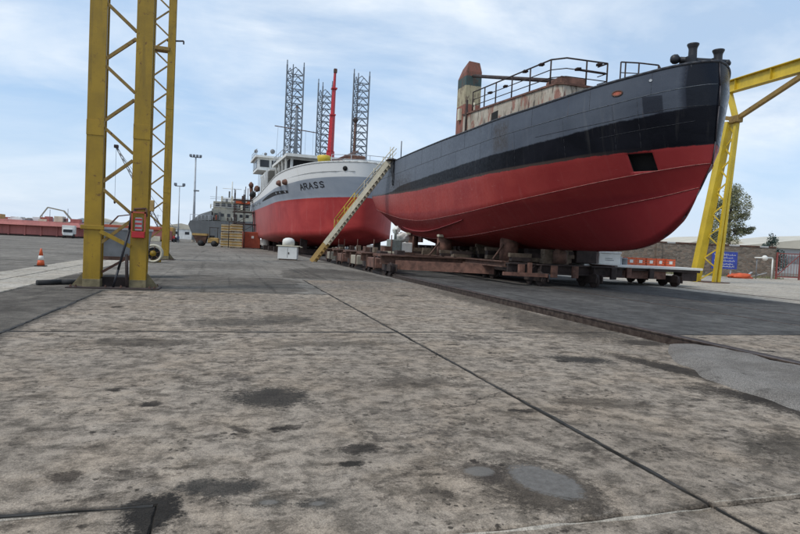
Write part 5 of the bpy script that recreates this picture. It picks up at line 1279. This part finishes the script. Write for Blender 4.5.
def excavator(x, y, rz, lab, mt, sc=1.0):
    e = thing('excavator', lab, 'excavator', (x, y, 0), rz, 'excavators beyond the pontoons'); e.scale = (sc, sc, sc)
    for s in (-1.2, 1.2): MB().bbox(s-.35, s+.35, -2, 2, 0, 1, .25).build('crawler_track', 'rubber', e)
    MB().bbox(-1.4, 1.4, -1.8, 2.0, 1.1, 2.6, .15).build('engine_deck', mt, e); MB().bbox(-1.4, -.3, -2.0, -.4, 1.3, 3.4, .12).build('cab', 'dark_glass', e)
    b1 = [(.3, -1.6, 2.2), (.3, -4.4, 5.6), (.3, -7.6, 6.2)]
    MB().beam(b1[0], b1[1], .3, .34).build('boom', mt, e); MB().beam(b1[1], b1[2], .24, .27).build('boom', mt, e)
    MB().beam(b1[2], (.3, -10.2, 2.2), .2, .24).build('stick', mt, e); MB().bbox(-.3, .9, -11, -9.6, 1.0, 2.3, .2).build('bucket', 'rust_dark', e)
excavator(-34.5, 165, R(-92), 'excavator with raised arm bent to the left above the red pontoon', 'tan', 1.15)
excavator(-33, 172, R(110), 'excavator reaching right towards the near yellow column', 'rust_pink', 1.1)
for i, (x, y, w, h, lab) in enumerate(((-150, 420, 34, 9, 'low pale warehouse on the skyline at the left edge'), (-72, 400, 40, 8, 'long pale warehouse on the skyline right of the excavator'), (-30, 420, 26, 10, 'pale block on the skyline between the yellow columns'), (-62, 330, 16, 9, 'white tank house on the skyline behind the red pontoons'), (-44, 300, 22, 7, 'pale flat store on the skyline left of the light masts'), (-16, 300, 20, 6.5, 'white low shed on the skyline below the light masts'))):
    b = thing('warehouse', lab, 'warehouse', (x, y, 0)); mt = ['skyline', 'shed_wall', 'skyline', 'white', 'shed_wall', 'white'][i]
    MB().box(-w/2, w/2, 0, 14, 0, h*.75).build('wall', mt, b)
    MB().prism_y([(-w/2-.4, h*.75), (w/2+.4, h*.75), (0, h)], -.4, 14.4).build('roof', 'shed_roof', b)
    for j in range(int(w/5)): MB().box(-w/2+1.5+j*5, -w/2+3.5+j*5, -.08, -.01, h*.35, h*.55).build('window', 'dark_glass', b)
hz_ = MB()
for i in range(90):
    x = random.uniform(-330, 10); hz_.blob((x, random.uniform(480, 560), random.uniform(1, 4)), random.uniform(4, 9), 2, .5, 1.5, i, (1.5, 1, .8))
o = hz_.build('far_treeline', plain('hazy_far_trees', (.16, .19, .20), .9, .3, .1), None, True); o['kind'] = 'stuff'; tag(o, 'hazy grey green line of far trees along the left horizon', 'trees')
for i, (x, y, h, lab) in enumerate(((-126, 300, 14, 'thin far pole on the left skyline'), (-24.5, 230, 9, 'thin far pole between the yellow columns'))):
    t = thing('utility_pole', lab, 'pole', (x, y, 0)); MB().tube((0, 0, 0), (0, 0, h), .16, 6, .1).build('shaft', 'grey', t, True); MB().beam((-1, 0, h-.4), (1, 0, h-.4), .12, .12).build('crossarm', 'grey', t)
# people far down the yard
def person(x, y, rz, lab, top, low):
    p = thing('person', lab, 'person', (x, y, 0), rz)
    J = [(0, 0, .95), (0, 0, 1.2), (0, 0, 1.42), (0, .01, 1.52), (0, .02, 1.62), (0, .02, 1.74), (.10, 0, .88), (.11, -.06, .48), (.11, 0, .07), (.12, -.14, .04), (-.10, 0, .88), (-.12, .12, .48), (-.12, .26, .09), (-.12, .16, .04), (.19, 0, 1.42), (.25, .04, 1.14), (.24, -.10, .90), (-.19, 0, 1.42), (-.25, -.02, 1.14), (-.23, -.16, .92)]
    E_ = [(0, 1), (1, 2), (2, 3), (3, 4), (4, 5), (0, 6), (6, 7), (7, 8), (8, 9), (0, 10), (10, 11), (11, 12), (12, 13), (2, 14), (14, 15), (15, 16), (2, 17), (17, 18), (18, 19)]
    rad = [.15, .14, .13, .06, .10, .08, .10, .065, .045, .04, .10, .065, .045, .04, .07, .05, .035, .07, .05, .035]
    me = bpy.data.meshes.new('body'); me.from_pydata(J, E_, []); me.materials.append(low); o = link('body', me, p)
    sk = o.modifiers.new('skin', 'SKIN'); ss = o.modifiers.new('sub', 'SUBSURF'); ss.levels = ss.render_levels = 1
    for i, r in enumerate(rad): me.skin_vertices[0].data[i].radius = (r, r*.8); me.skin_vertices[0].data[i].use_root = (i == 0)
    MB().blob((0, .02, 1.66), .11, 2, .05, 2, 1, (.85, 1, 1.2)).build('hair', 'rust_dark', p, True)
def person_mat(name, top, low):
    k = NT(name); z = k.sepxyz(k.coord('Object'))[2]
    c = k.mix(k.ramp(z, .92, .94), low, top); c = k.mix(k.ramp(z, 1.50, 1.52), c, (.42, .25, .17)); return k.fin(c, .85)
person(-9.6, 128, R(20), 'person in dark blue work clothes walking far down the yard', None, person_mat('blue_workwear', (.05, .07, .13), (.03, .04, .07)))
person(-10.6, 130, R(-30), 'person in a red jacket beside the far yellow column', None, person_mat('red_workwear', (.38, .03, .03), (.05, .05, .06)))

# ------------------------------------------------------------------ right: boundary wall, sign, gate, sheds, trees
def stone_mat():
    k = NT('rubble_stone_wall'); v = k.coord('Object')
    vv = k.map(v, (1.6, 1, 3.4)); vo = k.n('ShaderNodeTexVoronoi', feature='F1'); k.put(vo.inputs['Vector'], vv); vo.inputs['Scale'].default_value = 1.6
    ed = k.n('ShaderNodeTexVoronoi', feature='DISTANCE_TO_EDGE'); k.put(ed.inputs['Vector'], vv); ed.inputs['Scale'].default_value = 1.6
    sp_ = k.sepxyz(vo.outputs['Color'])
    c = k.mix(sp_[0], (.10, .085, .068), (.24, .20, .16)); c = k.mix(k.math('MULTIPLY', sp_[1], .35), c, (.28, .18, .12))
    c = k.mix(k.ramp(k.noise(v, 1.2, 7, .7), .5, .7, 0, .5), c, (.09, .08, .07))
    j = k.ramp(ed.outputs['Distance'], .0, .06, 0, 1); c = k.mix(j, (.25, .23, .20), c)
    return k.fin(c, .9, 0, k.bump(j, .8, .05))
M['stone'] = stone_mat()
WA, WB = Vector((30.0, 55.7, 0)), Vector((56.4, 47.75, 0)); wl = (WB-WA).length; wz = math.atan2(WB.y-WA.y, WB.x-WA.x)
wall = thing('boundary_wall', 'brown rubble stone wall with flat coping along the right of the yard', 'wall', WA, wz)
MB().box(0, wl, 0, .5, -.05, 3.25).build('stonework', 'stone', wall)
i = 0; x = 0
while x < wl-.1:
    w = min(random.uniform(.9, 1.3), wl-x); MB().bbox(x+.01, x+w-.01, -.07, .57, 3.25+random.uniform(-.01, .01), 3.42, .02).build('coping_stone', 'rust' if i % 3 else 'shed_wall', wall); x += w; i += 1
for x in range(3, int(wl), 6): MB().bbox(x-.3, x+.3, -.16, 0, -.05, 3.22, .02).build('wall_pier', 'stone', wall)

def text_strokes(mb, x0, z0, w, h, y, seed):
    rr = random.Random(seed); x = x0
    while x < x0+w:
        s = rr.uniform(.05, .16); z = z0+rr.uniform(-.01, .02); mb.box(x, x+s, y-.004, y, z, z+h*.22)
        if rr.random() < .5: mb.box(x, x+.03, y-.004, y, z, z+h*rr.uniform(.5, .95))
        if rr.random() < .5: mb.box(x+s*.4, x+s*.4+.03, y-.004, y, z-h*.3, z-h*.18)
        x += s+.035
    return mb
sg = thing('site_sign', 'blue notice board with white lettering on two short posts by the wall', 'sign', (47.1, 45.4, 0), wz)
MB().bbox(-1.25, 1.25, -.04, .04, .85, 2.55, .01).build('panel', 'blue', sg)
MB().box(-1.3, 1.3, -.05, .05, 2.55, 2.62).build('frame_bar', 'grey', sg)
for x in (-.7, .7): MB().box(x-.06, x+.06, .045, .14, 0, 2.5).build('post', 'pale_steel', sg)
for i, z in enumerate((2.2, 1.9, 1.6, 1.3, 1.05)): text_strokes(MB(), -1.05+.1*(i % 2), z, 2.0-.3*(i % 2), .2, -.042, i).build('lettering_line', 'white_clean', sg)

gta = thing('yard_gate', 'dull red steel gate with diagonal bars at the right edge', 'gate', (54.9, 46.3, 0), wz)
for x in (0, 2.4, 3.3, 5.7): MB().box(x-.07, x+.07, -.07, .07, 0, 2.95 if x in (2.4, 3.3) else 2.8).build('gate_post', 'gate_red', gta)
for x0, x1 in ((0, 2.4), (3.3, 5.7)):
    for z in (.25, 2.7): MB().beam((x0, 0, z), (x1, 0, z), .07, .09).build('gate_rail', 'gate_red', gta)
    MB().beam((x0, 0, .3), (x1, 0, 2.65), .05, .07).build('gate_brace', 'gate_red', gta)
    for j in range(1, 8): q = lerp(x0, x1, j/8); MB().box(q-.012, q+.012, -.012, .012, .28, 2.68).build('gate_bar', 'gate_red', gta)
wp = thing('water_standpipe', 'bent white standpipe in front of the wall beside the gate', 'pipe', (51.3, 44.4, 0), wz)
MB().path([(.6, 0, 0), (.6, 0, 2.05), (.5, 0, 2.15), (-1.2, 0, 2.1)], .07, 7).build('pipe_run', 'white_clean', wp, True); MB().blob((-.2, 0, 2.1), .28, 2, .1, 2, 3).build('valve_head', 'white_clean', wp, True); MB().tube((-.9, .1, 0), (-.9, .1, 2.1), .05, 6).build('leg', 'grey', wp, True)
hp = MB().blob((48.9, 45.2, .12), .9, 3, .5, 2.0, 7, (1.5, .8, .42)).build('scrap_heap', 'orange', None, True); tag(hp, 'low heap of orange scrap on the ground in front of the wall', 'scrap')
for i, (x, y, rz, lab) in enumerate(((50.2, 45.4, .4, 'grey plank lying left of the white standpipe'), (50.7, 44.9, -.5, 'grey plank lying nearest the white standpipe'))):
    p = thing('scrap_plank', lab, 'plank', (x, y, .05), rz); MB().beam((-.9, 0, .02), (.9, 0, .6), .2, .05).build('board', 'grey_light', p)
def leafmass(name, mat, parent, blobs, n, size, seed):
    rr = random.Random(seed); vs, fs = [], []
    tot = sum(b[1]**2 for b in blobs)
    for (c, r, sq) in blobs:
        for i in range(int(n*r*r/tot)):
            d = Vector((rr.gauss(0, 1), rr.gauss(0, 1), rr.gauss(0, 1))).normalized()*r*(rr.random()**.45)
            if noise.noise((Vector(c)+d)*.9+Vector((seed, 0, 0))) < -.12: continue
            p = Vector(c)+Vector((d.x, d.y, d.z*sq)); a = Vector((rr.uniform(-1, 1), rr.uniform(-1, 1), rr.uniform(-1, .4))).normalized(); b = a.orthogonal().normalized(); b.rotate(Matrix.Rotation(rr.uniform(0, 6.28), 3, a))
            s = size*rr.uniform(.6, 1.3); o = len(vs); vs += [p, p+a*s*.5+b*s*.28, p+a*s, p+a*s*.5-b*s*.28]; fs.append((o, o+1, o+2, o+3))
    return MB().add(vs, fs).build(name, mat, parent)
def leaf_mat(name, a, b):
    k = NT(name); v = k.coord('Object'); c = k.mix(k.ramp(k.noise(v, 1.3, 5, .6), .35, .65), a, b); m_ = k.fin(c, .6, 0, None, .3)
    k.b.inputs['Subsurface Weight'].default_value = 0; return m_
M['leaf'] = leaf_mat('dusty_green_leaves', (.15, .16, .08), (.27, .265, .15)); M['needle'] = leaf_mat('blue_green_needles', (.03, .06, .05), (.055, .09, .075))
def tree(x, y, h, lab, blobs, n, size, mt, seed, name='tree'):
    t = thing(name, lab, 'tree', (x, y, 0)); tr = MB(); rr = random.Random(seed)
    tr.tube((0, 0, -.1), (.15, 0, h*.35), .22, 8, .16, False); tr.tube((.15, 0, h*.35), (.0, .1, h*.7), .16, 8, .09, False); tr.tube((0, .1, h*.7), (.1, 0, h*.95), .09, 6, .03)
    for (c, r, sq) in blobs:
        s = Vector((.1, 0, min(h*.65, max(h*.25, c[2]-r*1.2)))); mid = s.lerp(Vector(c), .5)+Vector((0, 0, .25)); tr.tube(s, mid, .08, 6, .06, False); tr.tube(mid, c, .06, 5, .02)
        for q in range(4): e = Vector(c)+Vector((rr.uniform(-r, r), rr.uniform(-r, r), rr.uniform(-.3, .8)*r)); tr.tube(mid.lerp(Vector(c), .5), e, .03, 4, .01)
    tr.build('trunk', 'bark', t, True); leafmass('crown', mt, t, blobs, n, size, seed); return t
tree(65, 62.2, 12, 'tall loose grey-green tree rising behind the stone wall and right column', [((-2.2, 0, 5.2), 1.9, .9), ((-.6, .5, 7.2), 2.1, .9), ((.6, -.3, 9.3), 2.0, 1.0), ((.3, 0, 11.0), 1.3, 1.0), ((1.9, .2, 8.0), 1.3, .8), ((1.6, 0, 6.0), 1.3, .8), ((3.2, .3, 5.9), .9, .5), ((4.1, .2, 6.3), .5, .5), ((-3.2, -.5, 3.6), 1.5, .8), ((-1.5, .2, 9.2), 1.2, .9), ((0, 0, 4.4), 1.4, .7)], 26000, .21, 'leaf', 5)
tree(56, 70, 7, 'lower shrubby tree behind the wall left of the yellow column', [((-2, 0, 4.0), 2.2, .8), ((1, 0, 4.6), 2.2, .8), ((3, 1, 3.8), 1.9, .8), ((-4.2, 0, 3.4), 1.9, .7)], 12000, .21, 'leaf', 8)
cf = thing('conifer', 'small dark conical evergreen in front of the pale shed roof', 'tree', (76.8, 65.7, 0))
MB().tube((0, 0, 0), (0, 0, 6), .15, 7, .04).build('trunk', 'bark', cf, True); leafmass('crown', 'needle', cf, [((0, 0, 1.6), 2.1, .6), ((.1, 0, 2.8), 1.7, .7), ((-.2, .1, 3.9), 1.25, .8), ((.1, 0, 4.9), .85, .9), ((0, 0, 5.8), .5, 1.2)], 6000, .26, 3)
for (x, y, w, d, h, rz, lab) in ((106, 84, 40, 22, 7.2, R(-14), 'wide pale shed with cream roof beyond the gate'), (88, 92, 18, 16, 6.2, R(-14), 'smaller pale gabled shed behind the tall tree')):
    sh = thing('shed', lab, 'shed', (x, y, 0), rz)
    MB().box(-w/2, w/2, -d/2, d/2, 0, h*.62).build('wall', 'shed_wall', sh); MB().prism_y([(-w/2-.5, h*.60), (w/2+.5, h*.60), (0, h), ], -d/2-.5, d/2+.5).build('roof', 'shed_roof', sh)
    for j in range(int(w/6)): MB().box(-w/2+2+j*6, -w/2+5+j*6, -d/2-.06, -d/2+.01, h*.25, h*.42).build('window', 'grey', sh)
# weeds at the wall foot
wv, wf = [], []
rr = random.Random(4)
for i in range(2600):
    f = rr.random(); p = WA.lerp(WB, f)+Vector((rr.uniform(-.3, .3), -rr.random()**2*1.6, 0)); 
    if noise.noise(p*.5) < .0: continue
    a = rr.uniform(0, 6.28); s = rr.uniform(.1, .38); o = len(wv); dx, dy = math.cos(a)*.03, math.sin(a)*.03
    wv += [p+Vector((-dx, -dy, -.01)), p+Vector((dx, dy, -.01)), p+Vector((rr.uniform(-.12, .12), rr.uniform(-.12, .12), s))]; wf.append((o, o+1, o+2))
o = MB().add(wv, wf).build('weeds', 'leaf'); o['kind'] = 'stuff'; tag(o, 'sparse green weeds growing along the foot of the stone wall', 'weeds')
